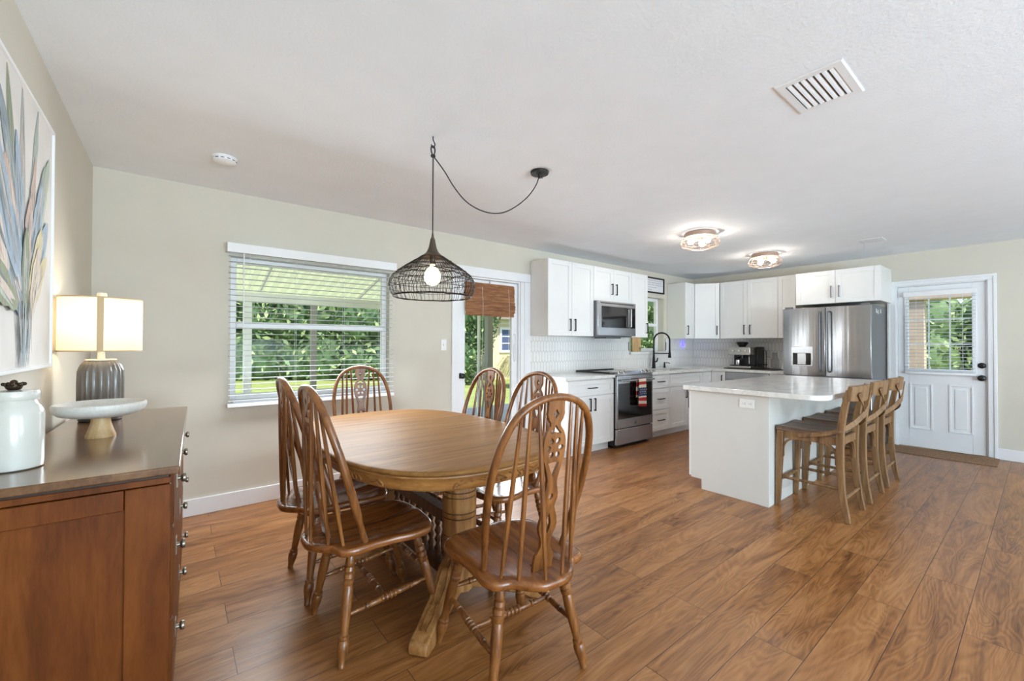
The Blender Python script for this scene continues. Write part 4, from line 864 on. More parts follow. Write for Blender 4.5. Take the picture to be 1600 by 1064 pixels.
    for k in range(6):
        a = PI / 2 + k * PI / 3 + PI / 6; c = (.0285 * math.cos(a), .463 + .0285 * math.sin(a))
        spl([(c[0] + .0132 * math.cos(a) * math.cos(q) - .0112 * math.sin(a) * math.sin(q), c[1] + .0132 * math.sin(a) * math.cos(q) + .0112 * math.cos(a) * math.sin(q)) for q in [i * PI / 4 for i in range(8)]])
    spl([(-.026, .410), (0, .4135), (.026, .410), (.010, .375), (0, .352), (-.010, .375)])
    spl([(.0115 * math.cos(i * PI / 5), .284 + .013 * math.sin(i * PI / 5)) for i in range(10)])
    spl([(0, .222), (.009, .20), (.0125, .178), (.009, .160), (0, .142), (-.009, .160), (-.0125, .178), (-.009, .20)])
    co = bpy.data.objects.new('splat', cu); COL.objects.link(co); dg = bpy.context.evaluated_depsgraph_get(); me = bpy.data.meshes.new_from_object(co.evaluated_get(dg))
    bpy.data.objects.remove(co); bpy.data.curves.remove(cu)
    ybot, ytop = -.188, by(1.085)
    for v in me.vertices:
        x, s_, n_ = v.co; k = s_ / .63
        v.co = (x, ybot + (ytop - ybot) * k + n_ - .012 * math.sin(PI * min(1, max(0, k))), SZ - .006 + (1.083 - SZ) * k + .0)
    me.name = 'splat'; me.materials.clear(); me.materials.append(m_oak); me.polygons.foreach_set('use_smooth', [False] * len(me.polygons))
    link_obj(bpy.data.objects.new('splat', me), t)
    return t
chair = make_chair('oak wheel-back dining chair at the table end nearest the camera, its back toward the camera')
chair.location = (1.078, 1.348, 0); chair.rotation_euler.z = math.radians(-5)
for (x, y, a, lb) in ((.706, 1.945, -90, 'oak wheel-back dining chair on the sideboard side, nearer the camera, with a glossy brown seat'),
                      (.702, 2.465, -91, 'oak wheel-back dining chair on the sideboard side, farther back, nearer the window wall'),
                      (1.155, 3.172, 178, 'oak wheel-back dining chair at the table end under the blinds window'),
                      (1.564, 2.555, 91, 'oak wheel-back dining chair before the patio door, on the kitchen side of the table'),
                      (1.562, 2.03, 90, 'oak wheel-back dining chair on the kitchen side, half behind the nearest chair')):
    copy_thing(chair, (x, y, 0), math.radians(a), lb)

# ------------------------------------------------------------------ dining table
tcx, tcy, tax, tay, TZ = 1.14, 2.335, .578, .88, .762
t = T('dining_table', 'oak oval pedestal dining table with carved apron', 'table', (tcx, tcy, 0))
def sup(k, n=96, e=2.7, ins=0):
    out = []
    for i in range(n):
        a = 2 * PI * i / n; c, s = math.cos(a), math.sin(a)
        out.append((tcx + (tax - ins) * k * math.copysign(abs(c) ** (2 / e), c), tcy + (tay - ins) * k * math.copysign(abs(s) ** (2 / e), s)))
    return out
rings = []
for ins, z in ((.30, TZ), (.05, TZ), (.014, TZ), (.006, TZ - .002), (.001, TZ - .007), (0, TZ - .013), (.003, TZ - .019), (.010, TZ - .023), (.02, TZ - .025), (.06, TZ - .025)): rings.append([(x, y, z) for x, y in sup(1, ins=ins)])
MB().ring_loft(rings).build('tabletop', m_top, t, angle=50)
rings = []
for ins, z in ((.014, TZ - .0255), (.012, TZ - .032), (.018, TZ - .036), (.022, TZ - .060), (.026, TZ - .084), (.034, TZ - .09), (.05, TZ - .09), (.05, TZ - .0255)): rings.append([(x, y, z) for x, y in sup(1, ins=ins)])
MB().ring_loft(rings, closed=True).build('apron', m_apron, t, angle=50)
# carved scroll appliques on the apron, one by each shoulder
m_carve = wood('carved_oak', (96, 58, 26), (140, 90, 44), (168, 114, 62), .4)
ap = sup(1, n=720, ins=.0205)
def scroll(c0, span, flip):
    m = MB(); n = len(ap)
    def at_(u, v, q=0):
        i = int(c0 + u * span * flip) % n; p = Vector((*ap[i], 0)); d = Vector((*ap[(i + 1) % n], 0)) - Vector((*ap[i - 1], 0)); d.normalize(); nn = Vector((d.y, -d.x, 0))
        return (p.x + nn.x * q, p.y + nn.y * q, TZ - .061 + v * 1.25)
    def line(pts, r): m.tube(catmull([at_(u, v, .001) for u, v in pts], 5), r, 6)
    line([(-1, -.012), (-.93, .004), (-.85, -.004), (-.9, -.012), (-.96, -.008)], .0035)
    line([(-.95, -.013), (-.7, .006), (-.5, .012), (-.3, .002), (-.1, .006)], .0045)
    line([(-.85, .008), (-.7, .016), (-.55, .010), (-.62, .003)], .0035)
    for k in range(6): u = -.32 + k * .12; line([(u, .010), (u + .06, .002), (u + .10, -.008), (u + .04, -.010)], .0042)
    line([(.2, .004), (.45, .012), (.65, .002), (.85, .006), (.98, -.008), (.88, -.012), (.83, -.004)], .0042)
    line([(.5, -.004), (.65, -.012), (.78, -.006)], .0035)
    return m
for c0 in (540, 402, 318, 42, 678, 180):
    scroll(c0, 38, 1).build('apron_carving', m_carve, t)
def pedestal(y, s):
    prof = [(.060, TZ - .09), (.086, TZ - .095), (.088, .655), (.084, .650), (.084, .60), (.0865, .596)]
    col = [(.084, .20), (.086, .205), (.086, .298), (.0825, .300), (.0825, .304), (.086, .306), (.086, .322), (.0825, .324), (.0825, .328), (.086, .330), (.086, .408), (.0825, .41), (.0825, .414), (.086, .416), (.086, .434), (.0825, .436), (.0825, .44), (.086, .442), (.086, .512), (.0825, .514), (.0825, .518), (.086, .52), (.086, .538), (.0825, .54), (.0825, .544), (.086, .546), (.086, .60), (.078, .615), (.090, .64), (.090, TZ - .092)]
    c = MB().lathe(col, (tcx, y, 0), n=36).build('column', m_ped, t)
    g = MB()
    for z in (.3005, .3245, .4105, .4365, .5145, .5405): g.lathe([(.0815, z), (.0832, z), (.0832, z + .003), (.0815, z + .003)], (tcx, y, 0), n=36, caps=False)
    g.build('groove', m_groove, c)
    MB().lathe([(.07, .05), (.088, .055), (.088, .185), (.095, .19), (.095, .20), (.07, .2005)], (tcx, y, 0), n=8).build('column_base', m_ped, c, bevel=.003)
    MB().box(tcx - .13, tcx + .13, y - .18, y + .18, TZ - .105, TZ - .091).build('top_plate', m_ped, t)
    for sx in (-1, 1):
        d = Vector((sx * .80, s * .60, 0)).normalized(); side = Vector((-d.y, d.x, 0)); L = .46
        shape = [(.05, .245), (.11, .24), (.17, .215), (.22, .165), (.265, .125), (.30, .118), (.335, .098), (.385, .075), (.42, .068), (.452, .054), (L, .036), (.455, .012), (.44, .0), (.37, .0), (.33, .018), (.24, .035), (.15, .055), (.05, .06)]
        m = MB().prism(shape, lambda a, b, q: tuple(Vector((tcx, y, b)) + d * a + side * q), -.043, .043)
        f = m.build('foot', m_ped, t, bevel=.009, segs=3)
        cv = MB()
        for q in (-.018, .018): cv.tube(catmull([tuple(Vector((tcx, y, zz)) + d * a + side * (q * w_)) for a, zz, w_ in ((.12, .238, .5), (.17, .216, .9), (.22, .167, 1.1), (.265, .128, .9), (.30, .121, .6), (.345, .098, 1.0), (.40, .076, .7))], 5), .0035, 6)
        cv.build('carved_line', m_carve, f)
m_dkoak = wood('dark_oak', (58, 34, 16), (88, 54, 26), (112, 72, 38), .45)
yn, yf = 1.865, 2.80
pedestal(yn, -1); pedestal(yf, 1)
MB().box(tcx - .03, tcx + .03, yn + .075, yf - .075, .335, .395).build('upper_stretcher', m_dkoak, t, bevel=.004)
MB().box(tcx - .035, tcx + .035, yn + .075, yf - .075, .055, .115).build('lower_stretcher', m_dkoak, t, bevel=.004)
for k in range(9):
    y = yn + .15 + k * (yf - yn - .30) / 8; m = MB(); rr = []
    for i in range(41):
        z = .115 + .22 * i / 40; ring = []
        for j in range(12):
            a = 2 * PI * j / 12; r = .0125 + .0045 * math.cos(2 * (a - i * .36)) if 4 < i < 36 else .014
            ring.append((tcx + r * math.cos(a), y + r * math.sin(a), z))
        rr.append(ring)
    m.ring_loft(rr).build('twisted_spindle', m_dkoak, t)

# ------------------------------------------------------------------ bar stools (local: +y toward the island)
GST = 'cross-back wooden bar stools at the island'
def make_stool(label):
    t = T('bar_stool', label, 'stool', (0, 0, 0), 0, GST, local=True)
    SZ = .640; fy = .215; ry = -.17
    # saddle plank seat in four boards
    m = MB()
    for k in range(4):
        x0 = -.213 + k * .1068; x1 = x0 + .1058; rings = []
        for i in range(9):
            y = ry + .01 + (fy + .025 - ry - .01) * i / 8
            zz = lambda x: SZ - .010 * (1 - (x / .21) ** 2) - .006 * math.sin(PI * i / 8)
            rings.append([(x0, y, zz(x0)), (x1, y, zz(x1)), (x1, y, SZ - .036), (x0, y, SZ - .036)])
        m.ring_loft(rings)
    m.build('seat', m_stoolseat, t, bevel=.004)
    for sx in (-1, 1):
        MB().tube([(sx * .192, fy - .005, SZ - .037), (sx * .195, fy, .40), (sx * .20, fy + .015, .0)], [.0215, .0205, .016], 4, square=True, up=(1, 0, 0)).build('leg', m_stool, t, bevel=.004)
        rp = catmull([(sx * .203, -.222, 0), (sx * .198, -.196, .15), (sx * .194, -.178, .35), (sx * .193, -.176, .55), (sx * .193, -.182, .68), (sx * .195, -.203, .82), (sx * .197, -.232, .955)], 5)
        n = len(rp); MB().tube(rp, [.017 + .006 * math.sin(PI * i / n) for i in range(n)], ry=[.015 + .004 * math.sin(PI * i / n) for i in range(n)], square=True, up=(1, 0, 0)).build('leg', m_stool, t, bevel=.004)
    for (p, q) in (((-.172, fy - .006, .575), (.172, fy - .006, .575)), ((-.172, ry - .005, .575), (.172, ry - .005, .575)), ((-.193, ry + .016, .575), (-.193, fy - .026, .575)), ((.193, ry + .016, .575), (.193, fy - .026, .575))):
        MB().beam(p, q, .02, .058).build('apron', m_stool, t, bevel=.002)
    # arched braces under the apron
    for (c, d) in (((-.195, fy, 0), (0, -1, 0)), ((.195, fy, 0), (0, -1, 0)), ((-.193, ry - .005, 0), (0, 1, 0)), ((.193, ry - .005, 0), (0, 1, 0)), ((-.193, ry - .005, 0), (1, 0, 0)), ((.193, ry - .005, 0), (-1, 0, 0))):
        c = Vector(c); d = Vector(d); pts = [c + d * (.022 + .088 * (1 - math.cos(a)) ) + Vector((0, 0, .455 + .095 * math.sin(a))) for a in [i * PI / 14 for i in range(8)]]
        MB().tube([c + d * .022 + Vector((0, 0, .40))] + pts, .008, ry=.009, square=True, up=d.cross(Vector((0, 0, 1)))).build('brace', m_stool, t, bevel=.002)
    for sx in (-1, 1): MB().turned((sx * .197, -.186, .235), (sx * .197, fy + .002, .235), [(0, .009), (.15, .012), (.85, .012), (1, .009)], 8).build('stretcher', m_stool, t)
    MB().turned((-.197, fy + .004, .21), (.197, fy + .004, .21), [(0, .01), (.2, .014), (.8, .014), (1, .01)], 8).build('stretcher', m_stool, t)
    MB().turned((-.197, -.2, .17), (.197, -.2, .17), [(0, .009), (.15, .012), (.85, .012), (1, .009)], 8).build('stretcher', m_stool, t)
    # curved top rail
    rings = []
    for i in range(13):
        u = -1 + 2 * i / 12; x = u * .215; cur = -.232 - .042 * (1 - u * u); hgt = .052 + .006 * (1 - u * u)
        rings.append([(x, cur + .012, .93 - hgt), (x, cur - .010, .93 - hgt), (x, cur - .022, .93 + hgt - .012), (x, cur - .02, .93 + hgt), (x, cur + .002, .93 + hgt + .004), (x, cur + .006, .93 + hgt - .012)])
    MB().ring_loft(rings).build('top_rail', m_stool, t, angle=50, bevel=.002)
    for sx in (-1, 1):
        p = catmull([(sx * .150, -.282, .935), (sx * .085, -.284, .86), (sx * -.01, -.278 - .006 * sx, .79), (sx * -.105, -.252, .725), (sx * -.185, -.205, .675), (sx * -.215, -.165, .652), (sx * -.220, -.08, .620), (sx * -.217, .01, .598), (sx * -.211, .09, .584)], 5)
        MB().tube(p, .0045, ry=.017, square=True, up=(0, 0, 1) if False else (sx * .55, 0, .83)).build('cross_slat', m_stool, t, bevel=.002)
    return t
st0 = make_stool('first cross-back wooden bar stool at the island, nearest the camera'); st0.location = (3.985, 1.106, 0)
copy_thing(st0, (4.605, 1.106, 0), 0, 'middle cross-back wooden bar stool of the row at the island')
copy_thing(st0, (5.225, 1.106, 0), 0, 'last cross-back wooden bar stool at the island, nearest the entry door')

# ------------------------------------------------------------------ sideboard
sx0, sx1, sy0, sy1, sz = -.424, .0105, 1.665, 3.165, .905
t = T('sideboard', 'dark cherry sideboard with pewter knobs along the left wall', 'sideboard', ((sx0 + sx1) / 2, (sy0 + sy1) / 2, 0), math.radians(-1.59))
MB().box(sx0, sx1 + .022, sy0 - .018, sy1 + .015, sz - .024, sz).build('top', m_sidetop, t, bevel=.004)
MB().box(sx0 + .01, sx1 - .005, sy0 + .004, sy1 - .004, sz - .034, sz - .0245).build('moulding', m_sidedark, t)
MB().box(sx0 + .012, sx1 - .022, sy0 + .026, sy1 - .026, .06, sz - .0345).build('carcass', m_sidedark, t)
for (y0, y1) in ((sy0, sy0 + .028), (sy1 - .028, sy1)):
    o = sy0 if y0 == sy0 else sy1; s = 1 if o == sy0 else -1; a, b = sorted((o, o + s * .024)); a2, b2 = sorted((o + s * .010, o + s * .0255))
    MB().box(sx1 - .105, sx1, a, b, .0, sz - .056).box(sx0, sx0 + .06, a, b, 0, sz - .056).box(sx0 + .06, sx1 - .1065, a, b, sz - .115, sz - .056).box(sx0 + .06, sx1 - .1065, a, b, .06, .16).build('side_frame', m_side, t, bevel=.003)
    MB().box(sx0, sx1 - .0, a + .003, b, sz - .0535, sz - .0346).build('side_rail', m_side, t, bevel=.002)
    MB().box(sx0 + .058, sx1 - .103, a2, b2, .158, sz - .113).build('side_panel', m_side, t)
for x in (sx1 - .022,):
    MB().box(x, sx1 - .001, sy0 + .026, sy0 + .07, 0, sz - .035).box(x, sx1 - .001, sy1 - .07, sy1 - .026, 0, sz - .035).box(x, sx1 - .001, sy0 + .07, sy1 - .07, .06, .10).build('face_frame', m_side, t, bevel=.002)
cw = (sy1 - sy0 - .14) / 3
for i in range(3):
    for k, (z0, z1) in enumerate(((.70, .86), (.41, .69), (.11, .40))):
        y0 = sy0 + .07 + i * cw; o = MB().box(sx1 - .02, sx1 + .006, y0 + .004, y0 + cw - .004, z0, z1).build('drawer', m_side, t, bevel=.003)
        zc = (z0 + z1) / 2 if k else .79
        for q in ((.5,) if i != 1 else (.5,)):
            MB().box(sx1 + .0055, sx1 + .009, y0 + cw * q - .016, y0 + cw * q + .016, zc - .03, zc + .03).lathe([(.008, 0), (.007, .009), (.013, .012), (.0165, .017), (.0155, .024), (.001, .026)], (sx1 + .0085, y0 + cw * q, zc), (1, 0, 0), 16).build('knob', m_pewter, o)
# ---- table lamp
lx, ly = -.288, 2.86
t = T('table_lamp', 'lit table lamp with cream drum shade and fluted grey base on the sideboard', 'lamp', (lx, ly, sz))
MB().lathe([(.072, 0), (.078, .003), (.08, .014), (.078, .02)], (lx, ly, sz), n=40).build('foot_ring', M('lamp_foot_grey', (70, 66, 62), .4), t)
MB().lathe([(.076, .02, .3), (.083, .04), (.085, .10), (.0855, .18), (.084, .238), (.074, .268, .9), (.062, .284, .5), (.056, .288, 0)], (lx, ly, sz), n=96, flute=24, fd=.0055).build('base', m_lampgrey, t, angle=60)
MB().lathe([(.057, .2885), (.058, .292), (.056, .295), (.014, .2965), (.014, .32)], (lx, ly, sz), n=36).build('cap', m_lampwhite, t)
MB().lathe([(.013, .3205), (.013, .345), (.016, .35), (.016, .40), (.001, .401)], (lx, ly, sz), n=16).build('socket', m_lampwhite, t)
SH0, SH1 = .333, .590
MB().lathe([(.1495, SH0), (.151, SH0), (.151, SH1), (.1495, SH1)], (lx, ly, sz), n=56, caps=False).build('lamp_shade', m_shade, t, recalc=False)
hem = MB()
for z in (SH0, SH1 - .006): hem.lathe([(.1511, z), (.1517, z), (.1517, z + .006), (.1511, z + .006)], (lx, ly, sz), n=56, caps=False)
hem.box(lx - .001, lx + .022, ly - .1527, ly - .1508, sz + SH0, sz + SH1).build('trim_band', M('lamp_band_tan', (196, 170, 130), .6), t)
sp = MB()
for k in range(3):
    a = 2 * PI * k / 3; sp.tube([(lx, ly, sz + SH1 - .012), (lx + .146 * math.cos(a), ly + .146 * math.sin(a), sz + SH1 - .01)], .002, 6)
sp.tube([(lx + .05 * math.cos(a), ly + .05 * math.sin(a), sz + z) for a, z in ((0, .38), (0, .50), (0, SH1 - .012))], .0015, 6)
sp.build('shade_fitter', m_pewter, t)
MB().lathe([(.008, SH1 - .012), (.008, SH1 + .006), (.017, SH1 + .008), (.019, SH1 + .016), (.017, SH1 + .028), (.012, SH1 + .031), (.001, SH1 + .0315)], (lx, ly, sz), n=20).build('finial', m_lampwhite, t)
ll = lamp('POINT', 'lamp_bulb_light', (0, 0, SH0 + .15), 2.6, (1, .84, .62), shadow_soft_size=.03); ll.parent = t; ll.location = (0, 0, SH0 + .15)
# ---- marble bowl
bx, by_ = -.235, 2.345
t = T('pedestal_bowl', 'shallow white marble bowl on a flared wooden foot on the sideboard', 'bowl', (bx, by_, sz))
MB().lathe([(.046, 0), (.046, .006), (.038, .03), (.031, .055), (.029, .072), (.030, .080)], (bx, by_, sz), n=32).build('foot', m_bwood, t)
MB().lathe([(.028, .0805), (.09, .084), (.122, .094), (.137, .108), (.1405, .124), (.139, .134), (.134, .136), (.129, .132), (.118, .116), (.09, .104), (.03, .1), (.001, .0995)], (bx, by_, sz), n=48).build('dish', m_marble, t)
# ---- ceramic jar
jx, jy, jr = -.378, 1.905, .064
t = T('ceramic_jar', 'white glazed ceramic jar with a flat lid and dark crown finial on the sideboard', 'jar', (jx, jy, sz))
MB().lathe([(.056, 0), (jr - .001, .004), (jr, .02), (jr, .158), (jr - .002, .172), (jr - .009, .186), (.050, .192), (.048, .203)], (jx, jy, sz), n=48).build('body', m_ceramic, t)
MB().lathe([(.053, .2035), (.0545, .206), (.0545, .224), (.052, .230), (.02, .2325), (.001, .233)], (jx, jy, sz), n=48).build('lid', m_ceramic, t)
kn = MB().lathe([(.012, .2332), (.016, .236), (.019, .244), (.018, .250), (.001, .251)], (jx, jy, sz), n=20)
for k in range(8): kn.ball((jx + .021 * math.cos(k * PI / 4), jy + .021 * math.sin(k * PI / 4), sz + .250), .0055, 8, 5)
kn.ball((jx, jy, sz + .254), .009, 10, 6); kn.build('finial', M('tarnished_metal', (66, 54, 40), .45, .8), t)
# ---- painting
px, p0, p1, q0, q1 = XL + .001, 1.52, 2.622, 1.178, 2.172
t = T('painting', 'large white-framed canvas of pastel tropical leaves on the left wall', 'painting', (XL, (p0 + p1) / 2, q0))
f = .012
MB().box(px, px + .034, p0, p0 + f, q0, q1).box(px, px + .034, p1 - f, p1, q0, q1).box(px, px + .034, p0 + f, p1 - f, q1 - f, q1).box(px, px + .034, p0 + f, p1 - f, q0, q0 + f).build('frame', m_vinyl, t, bevel=.001)
cv = MB().box(px, px + .026, p0 + f, p1 - f, q0 + f, q1 - f).build('canvas', m_canvas, t)
pal = [(150, 156, 130), (176, 188, 184), (146, 158, 166), (206, 182, 170), (168, 186, 204), (184, 182, 178), (216, 204, 166), (128, 138, 142), (222, 208, 198), (190, 200, 186)]
m_art = [M('paint_stroke', c, .75, var=.18, vscale=40, stretch=(1, 3, .5)) for c in pal] + [M('ink_line', (96, 88, 66), .8)]
br = MB(); rgp = random.Random(12); lay = [0]
def blade(y0, z0, y1, z1, w, ci, bend=0, shape=1.0):
    lay[0] += 1; x = px + .0262 + lay[0] * .000022; n = 10; L = []; R = []
    d = Vector((y1 - y0, z1 - z0)); nn = Vector((-d.y, d.x)).normalized()
    for i in range(n + 1):
        k = i / n; c = Vector((y0, z0)) + d * k + nn * (bend * math.sin(PI * k)); ww = w * (math.sin(PI * min(1, k ** shape * .96 + .03)) ** .55) * rgp.uniform(.82, 1.12)
        L.append((x, *(c + nn * ww))); R.append((x, *(c - nn * ww)))
    br.add(L + R[::-1], [(i, i + 1, 2 * n - i, 2 * n + 1 - i) for i in range(n)], ci)
def leafy(y0, z0, y1, z1, w, cis, bend=0):
    blade(y0, z0, y1, z1, w, cis[0], bend)
    for k in range(20):
        s = rgp.uniform(-.7, .7) * w; a = rgp.uniform(.05, .5); b = a + rgp.uniform(.25, .5); d = Vector((y1 - y0, z1 - z0)); nn = Vector((-d.y, d.x)).normalized()
        p = Vector((y0, z0)) + d * a + nn * (s * .8 + bend * math.sin(PI * a)); q = Vector((y0, z0)) + d * min(b, .97) + nn * (s * .7 + bend * math.sin(PI * b)); blade(p.x, p.y, q.x, q.y, w * rgp.uniform(.05, .16), rgp.choice(cis + (7, 8, 5)))
for args in ((2.16, 1.50, 2.0, 2.15, .040, (0, 9, 1)), (2.2, 1.5, 2.17, 2.15, .032, (5, 1, 7)), (2.24, 1.5, 2.38, 2.16, .034, (1, 9, 2)), (2.22, 1.55, 1.93, 2.05, .05, (2, 7, 1)), (2.2, 1.55, 2.1, 1.98, .045, (4, 1, 7)), (2.25, 1.5, 2.34, 1.97, .036, (3, 8, 3)),
             (2.27, 1.5, 2.48, 1.98, .042, (1, 2, 4)), (2.28, 1.5, 2.55, 2.03, .05, (9, 5, 2)), (2.3, 1.55, 2.44, 1.90, .055, (4, 4, 1)), (2.15, 1.5, 1.97, 1.86, .06, (3, 8, 5)), (2.2, 1.45, 2.27, 1.80, .05, (3, 3, 8)), (2.2, 1.4, 2.05, 1.72, .055, (4, 2, 4)), (2.25, 1.4, 2.52, 1.76, .06, (4, 1, 4)),
             (2.26, 1.4, 2.42, 1.72, .05, (6, 8, 6)), (2.24, 1.38, 2.50, 1.62, .045, (6, 8, 3)), (2.18, 1.38, 1.98, 1.60, .07, (4, 2, 7)), (2.2, 1.36, 2.21, 1.68, .045, (0, 9, 2)), (2.27, 1.36, 2.38, 1.64, .05, (8, 3, 6)), (2.1, 1.5, 1.75, 2.0, .07, (4, 1, 2)), (2.0, 1.5, 1.62, 1.8, .08, (8, 3, 6)), (2.1, 1.4, 1.7, 1.55, .06, (0, 9, 1))):
    leafy(*args)
for k in range(14): y = 2.2 + rgp.uniform(-.06, .05); blade(y, 1.195, y + rgp.uniform(-.05, .05), 1.42, .006, rgp.choice((1, 2, 4, 5)), rgp.uniform(-.02, .02))
for k in range(8): y = 2.19 + rgp.uniform(-.04, .10); blade(y, 1.24, y + rgp.uniform(-.03, .06), 1.46, .0022, 10, rgp.uniform(-.02, .02))
br.build('brushwork', m_art, cv, smooth=False)

# ------------------------------------------------------------------ ceiling fittings
# swag pendant
hx, hy = 1.132, 2.154
t = T('pendant_lamp', 'dark wire-basket pendant lamp swagged from a ceiling hook over the table', 'lamp', (hx, hy, 1.538))
MB().tube(catmull([(hx, hy, H - .0005), (hx, hy, H - .02), (hx + .012, hy, H - .045), (hx, hy, H - .066), (hx - .012, hy, H - .05)], 6), .0032, 8).build('hook', m_cord, t)
lp = MB().tube(catmull([(hx + .004, hy, H - .11), (hx + .012, hy, H - .08), (hx + .006, hy, H - .06), (hx - .008, hy, H - .058), (hx - .013, hy, H - .08), (hx - .004, hy, H - .11)], 6), .004, 8).lathe([(.012, -.006), (.014, 0), (.012, .006)], (hx, hy, H - .112), n=14)
lp.build('cord_loop', m_cord, t)
MB().tube([(hx, hy, H - .115), (hx, hy, 1.90)], .0036, 8).build('drop_cord', m_cord, t)
sw = [(hx + .004, hy, 2.345), (1.165, 2.153, 2.318), (1.21, 2.152, 2.272), (1.265, 2.151, 2.205), (1.34, 2.149, 2.140), (1.43, 2.147, 2.105), (1.53, 2.145, 2.098), (1.63, 2.143, 2.122), (1.735, 2.141, 2.185), (1.83, 2.139, 2.268), (1.90, 2.138, 2.36), (1.931, 2.137, 2.44)]
MB().tube(catmull(sw, 6), .0036, 8).build('swag_cord', m_cord, t)
cn = MB().lathe([(.062, 0), (.063, -.004), (.060, -.018), (.05, -.021), (.012, -.023), (.010, -.045), (.004, -.047)], (1.931, 2.137, H - .0005), n=32)
for a in (0, PI): cn.lathe([(.004, 0), (.004, -.012), (.001, -.013)], (1.931 + .04 * math.cos(a + .4), 2.137 + .04 * math.sin(a + .4), H - .0205), n=8)
cn.build('canopy', m_cord, t)
MB().lathe([(.005, 1.905), (.007, 1.885), (.0135, 1.872), (.015, 1.862), (.018, 1.845), (.024, 1.82), (.036, 1.796), (.053, 1.782), (.070, 1.772), (.066, 1.769), (.03, 1.782), (.012, 1.80)], (hx, hy, 0), n=32).build('cap', m_bronze, t)
prof = [(.068, 1.771), (.105, 1.746), (.150, 1.717), (.190, 1.688), (.220, 1.662), (.236, 1.635), (.2395, 1.612), (.236, 1.585), (.228, 1.562), (.216, 1.545)]
wr = MB(); rgp = random.Random(9)
for k in range(80):
    a0 = 2 * PI * k / 80; a1 = a0 + rgp.uniform(-.012, .012); off = rgp.uniform(-.02, .06)
    wr.tube([(hx + r * math.cos(a0 + off * i / 9 + (.01 if i % 2 else -.01)), hy + r * math.sin(a0 + off * i / 9 + (.01 if i % 2 else -.01)), z) for i, (r, z) in enumerate(prof)], .0013, 4, caps=False)
for (r, z, w_) in ((.070, 1.770, .002), (.108, 1.745, .0016), (.15, 1.717, .0018), (.153, 1.713, .0015), (.192, 1.687, .0018), (.196, 1.682, .0015), (.222, 1.660, .0018), (.2385, 1.628, .0018), (.2375, 1.59, .0016), (.217, 1.5455, .003), (.221, 1.549, .002)):
    wr.tube([(hx + r * math.cos(2 * PI * i / 48), hy + r * math.sin(2 * PI * i / 48), z + rgp.uniform(-.0015, .0015)) for i in range(48)], w_, 5, closed=True)
for k in range(16):   # loose windings of the upper band
    a0 = rgp.uniform(0, 2 * PI); i0 = rgp.randint(1, 3); pts = []
    for j in range(10):
        u = min(8.99, i0 + j * .22); i = int(u); fr = u - i; r = prof[i][0] * (1 - fr) + prof[i + 1][0] * fr + .0015; z = prof[i][1] * (1 - fr) + prof[i + 1][1] * fr; pts.append((hx + r * math.cos(a0 + j * .12), hy + r * math.sin(a0 + j * .12), z))
    wr.tube(pts, .0012, 4)
wr.build('wire_shade', m_wire, t)
MB().lathe([(.014, 1.79), (.017, 1.78), (.017, 1.735), (.0135, 1.730)], (hx, hy, 0), n=18).build('socket', m_bronze, t)
MB().lathe([(.0125, 1.7295), (.015, 1.715), (.030, 1.703), (.042, 1.684), (.046, 1.660), (.042, 1.636), (.030, 1.620), (.014, 1.613), (.001, 1.612)], (hx, hy, 0), n=24).build('bulb', m_bulb, t)
# flush ceiling lights
m_cageglass = glass('light_glass', (.97, .95, .93)); m_rose = M('rose_bronze', (176, 152, 138), .4, .5)
def flush(x, y, label, turn):
    t = T('ceiling_light', label, 'lamp', (x, y, H), 0, 'kitchen ceiling lights')
    MB().lathe([(.13, -.0005), (.142, -.004), (.142, -.020), (.13, -.022), (.05, -.026), (.001, -.026)], (x, y, H), n=40).build('canopy', m_rose, t)
    bd = MB().lathe([(.150, -.018), (.153, -.018), (.153, -.052), (.150, -.052)], (x, y, H), n=40, caps=False); bd.build('band', m_rose, t)
    gp = [(.148, -.05), (.176, -.075), (.190, -.105), (.182, -.135), (.15, -.158), (.085, -.17), (.002, -.172)]
    MB().lathe(gp, (x, y, H), n=36, flute=12, fd=.006, caps=False).build('glass_bowl', m_cageglass, t, angle=60)
    cg = MB()
    for k in range(14):
        a = 2 * PI * k / 14; cg.tube([(x + (r + .002) * math.cos(a), y + (r + .002) * math.sin(a), H + z) for r, z in gp[:-1]], .0018, 5)
    for r, z in ((.178, -.075), (.192, -.105), (.184, -.135), (.087, -.172)): cg.tube([(x + r * math.cos(2 * PI * i / 40), y + r * math.sin(2 * PI * i / 40), H + z) for i in range(40)], .0018, 5, closed=True)
    cg.build('wire_cage', m_rose, t)
    for k in range(3):
        a = turn + 2 * PI * k / 3; c = Vector((x + .075 * math.cos(a), y + .075 * math.sin(a), H - .09)); d = Vector((math.cos(a), math.sin(a), -.35)).normalized()
        MB().lathe([(.014, -.075), (.014, -.03), (.012, -.026)], c, d, 14).build('socket', m_rose, t)
        MB().lathe([(.011, -.0255), (.016, -.015), (.026, .005), (.029, .022), (.023, .042), (.001, .052)], c, d, 16).build('bulb', m_bulbw, t)
    l = lamp('POINT', 'ceiling_light_glow', (0, 0, 0), 8, (1, .95, .88), shadow_soft_size=.05); l.parent = t; l.location = (0, 0, -.12)
flush(4.29, 2.24, 'round glass and wire ceiling light, the one nearer the dining table', .3)
flush(5.93, 2.235, 'round glass and wire ceiling light, the one nearer the corner cabinets', .9)
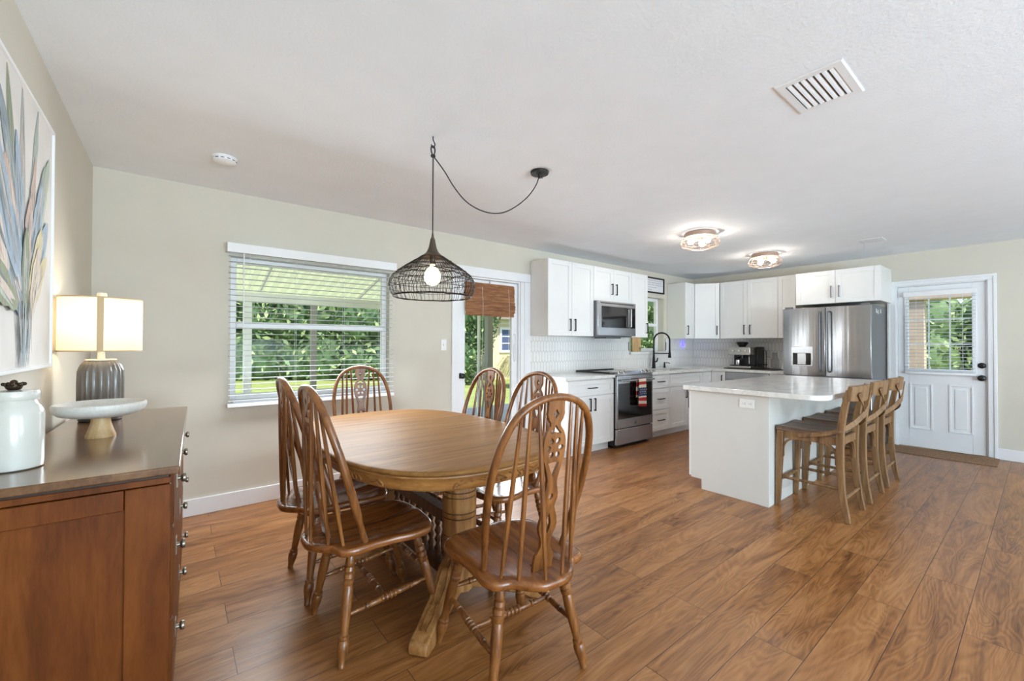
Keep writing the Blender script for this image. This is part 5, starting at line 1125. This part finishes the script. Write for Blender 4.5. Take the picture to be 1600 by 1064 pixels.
# supply vents
m_ventw = M('vent_white', (238, 239, 242), .45); m_ventd = M('vent_dark_gap', (92, 92, 95), .8)
def vent(x0, x1, y0, y1, n, label, b):
    t = T('ceiling_vent', label, 'vent', ((x0 + x1) / 2, (y0 + y1) / 2, H), 0, 'ceiling air vents')
    z = H - .0005; rings = []
    for ins, zz in ((0, z), (0, z - .003), (.006, z - .006), (b, z - .006), (b, z)): rings.append([(x0 + ins, y0 + ins, zz), (x1 - ins, y0 + ins, zz), (x1 - ins, y1 - ins, zz), (x0 + ins, y1 - ins, zz)])
    MB().ring_loft(rings, caps=False).build('frame', m_ventw, t, smooth=False)
    MB().box(x0 + b, x1 - b, y0 + b, y1 - b, z - .0006, z).build('backing', m_ventd, t)  # dark sheet: shade between the louvers put into its colour
    for k in range(n):
        xc = y0 + b + (y1 - y0 - 2 * b) * (k + .5) / n; w_ = (y1 - y0 - 2 * b) / n
        pr = [(xc - w_ * .42, z - .001), (xc - w_ * .36, z - .0034), (xc - w_ * .15, z - .0055), (xc + w_ * .26, z - .0068), (xc + w_ * .26, z - .0058), (xc - w_ * .13, z - .0045), (xc - w_ * .30, z - .0028), (xc - w_ * .36, z - .001)]
        MB().prism([(a, c) for a, c in pr], lambda a, c, q: (q, a, c), x0 + b + .002, x1 - b - .002).build('louver', m_ventw, t, angle=70)
vent(2.132, 2.483, .510, .765, 7, 'large white louvered air vent on the ceiling nearest the camera', .035)
vent(5.98, 6.20, 1.09, 1.28, 7, 'small white louvered air vent on the ceiling near the entry door', .03)
# smoke detector
t = T('smoke_detector', 'round white smoke detector on the ceiling before the dining window', 'detector', (.228, 3.235, H))
MB().lathe([(.068, -.0005), (.069, -.008), (.064, -.012), (.064, -.026), (.052, -.036), (.02, -.039), (.001, -.039)], (.228, 3.235, H), n=40).build('body', m_ventw, t)
sd = MB()
for k in range(5):
    a = -2.3 + k * .5; sd.box(-.009, .009, -.0015, .0015, -.002, .002); v = sd.v[-8:]; rot = Matrix.Translation((.228 + .0645 * math.cos(a), 3.235 + .0645 * math.sin(a), H - .020)) @ Matrix.Rotation(a + PI / 2, 4, 'Z'); sd.v[-8:] = [tuple(rot @ Vector(q)) for q in v]
sd.build('sensing_slot', m_ventd, t)
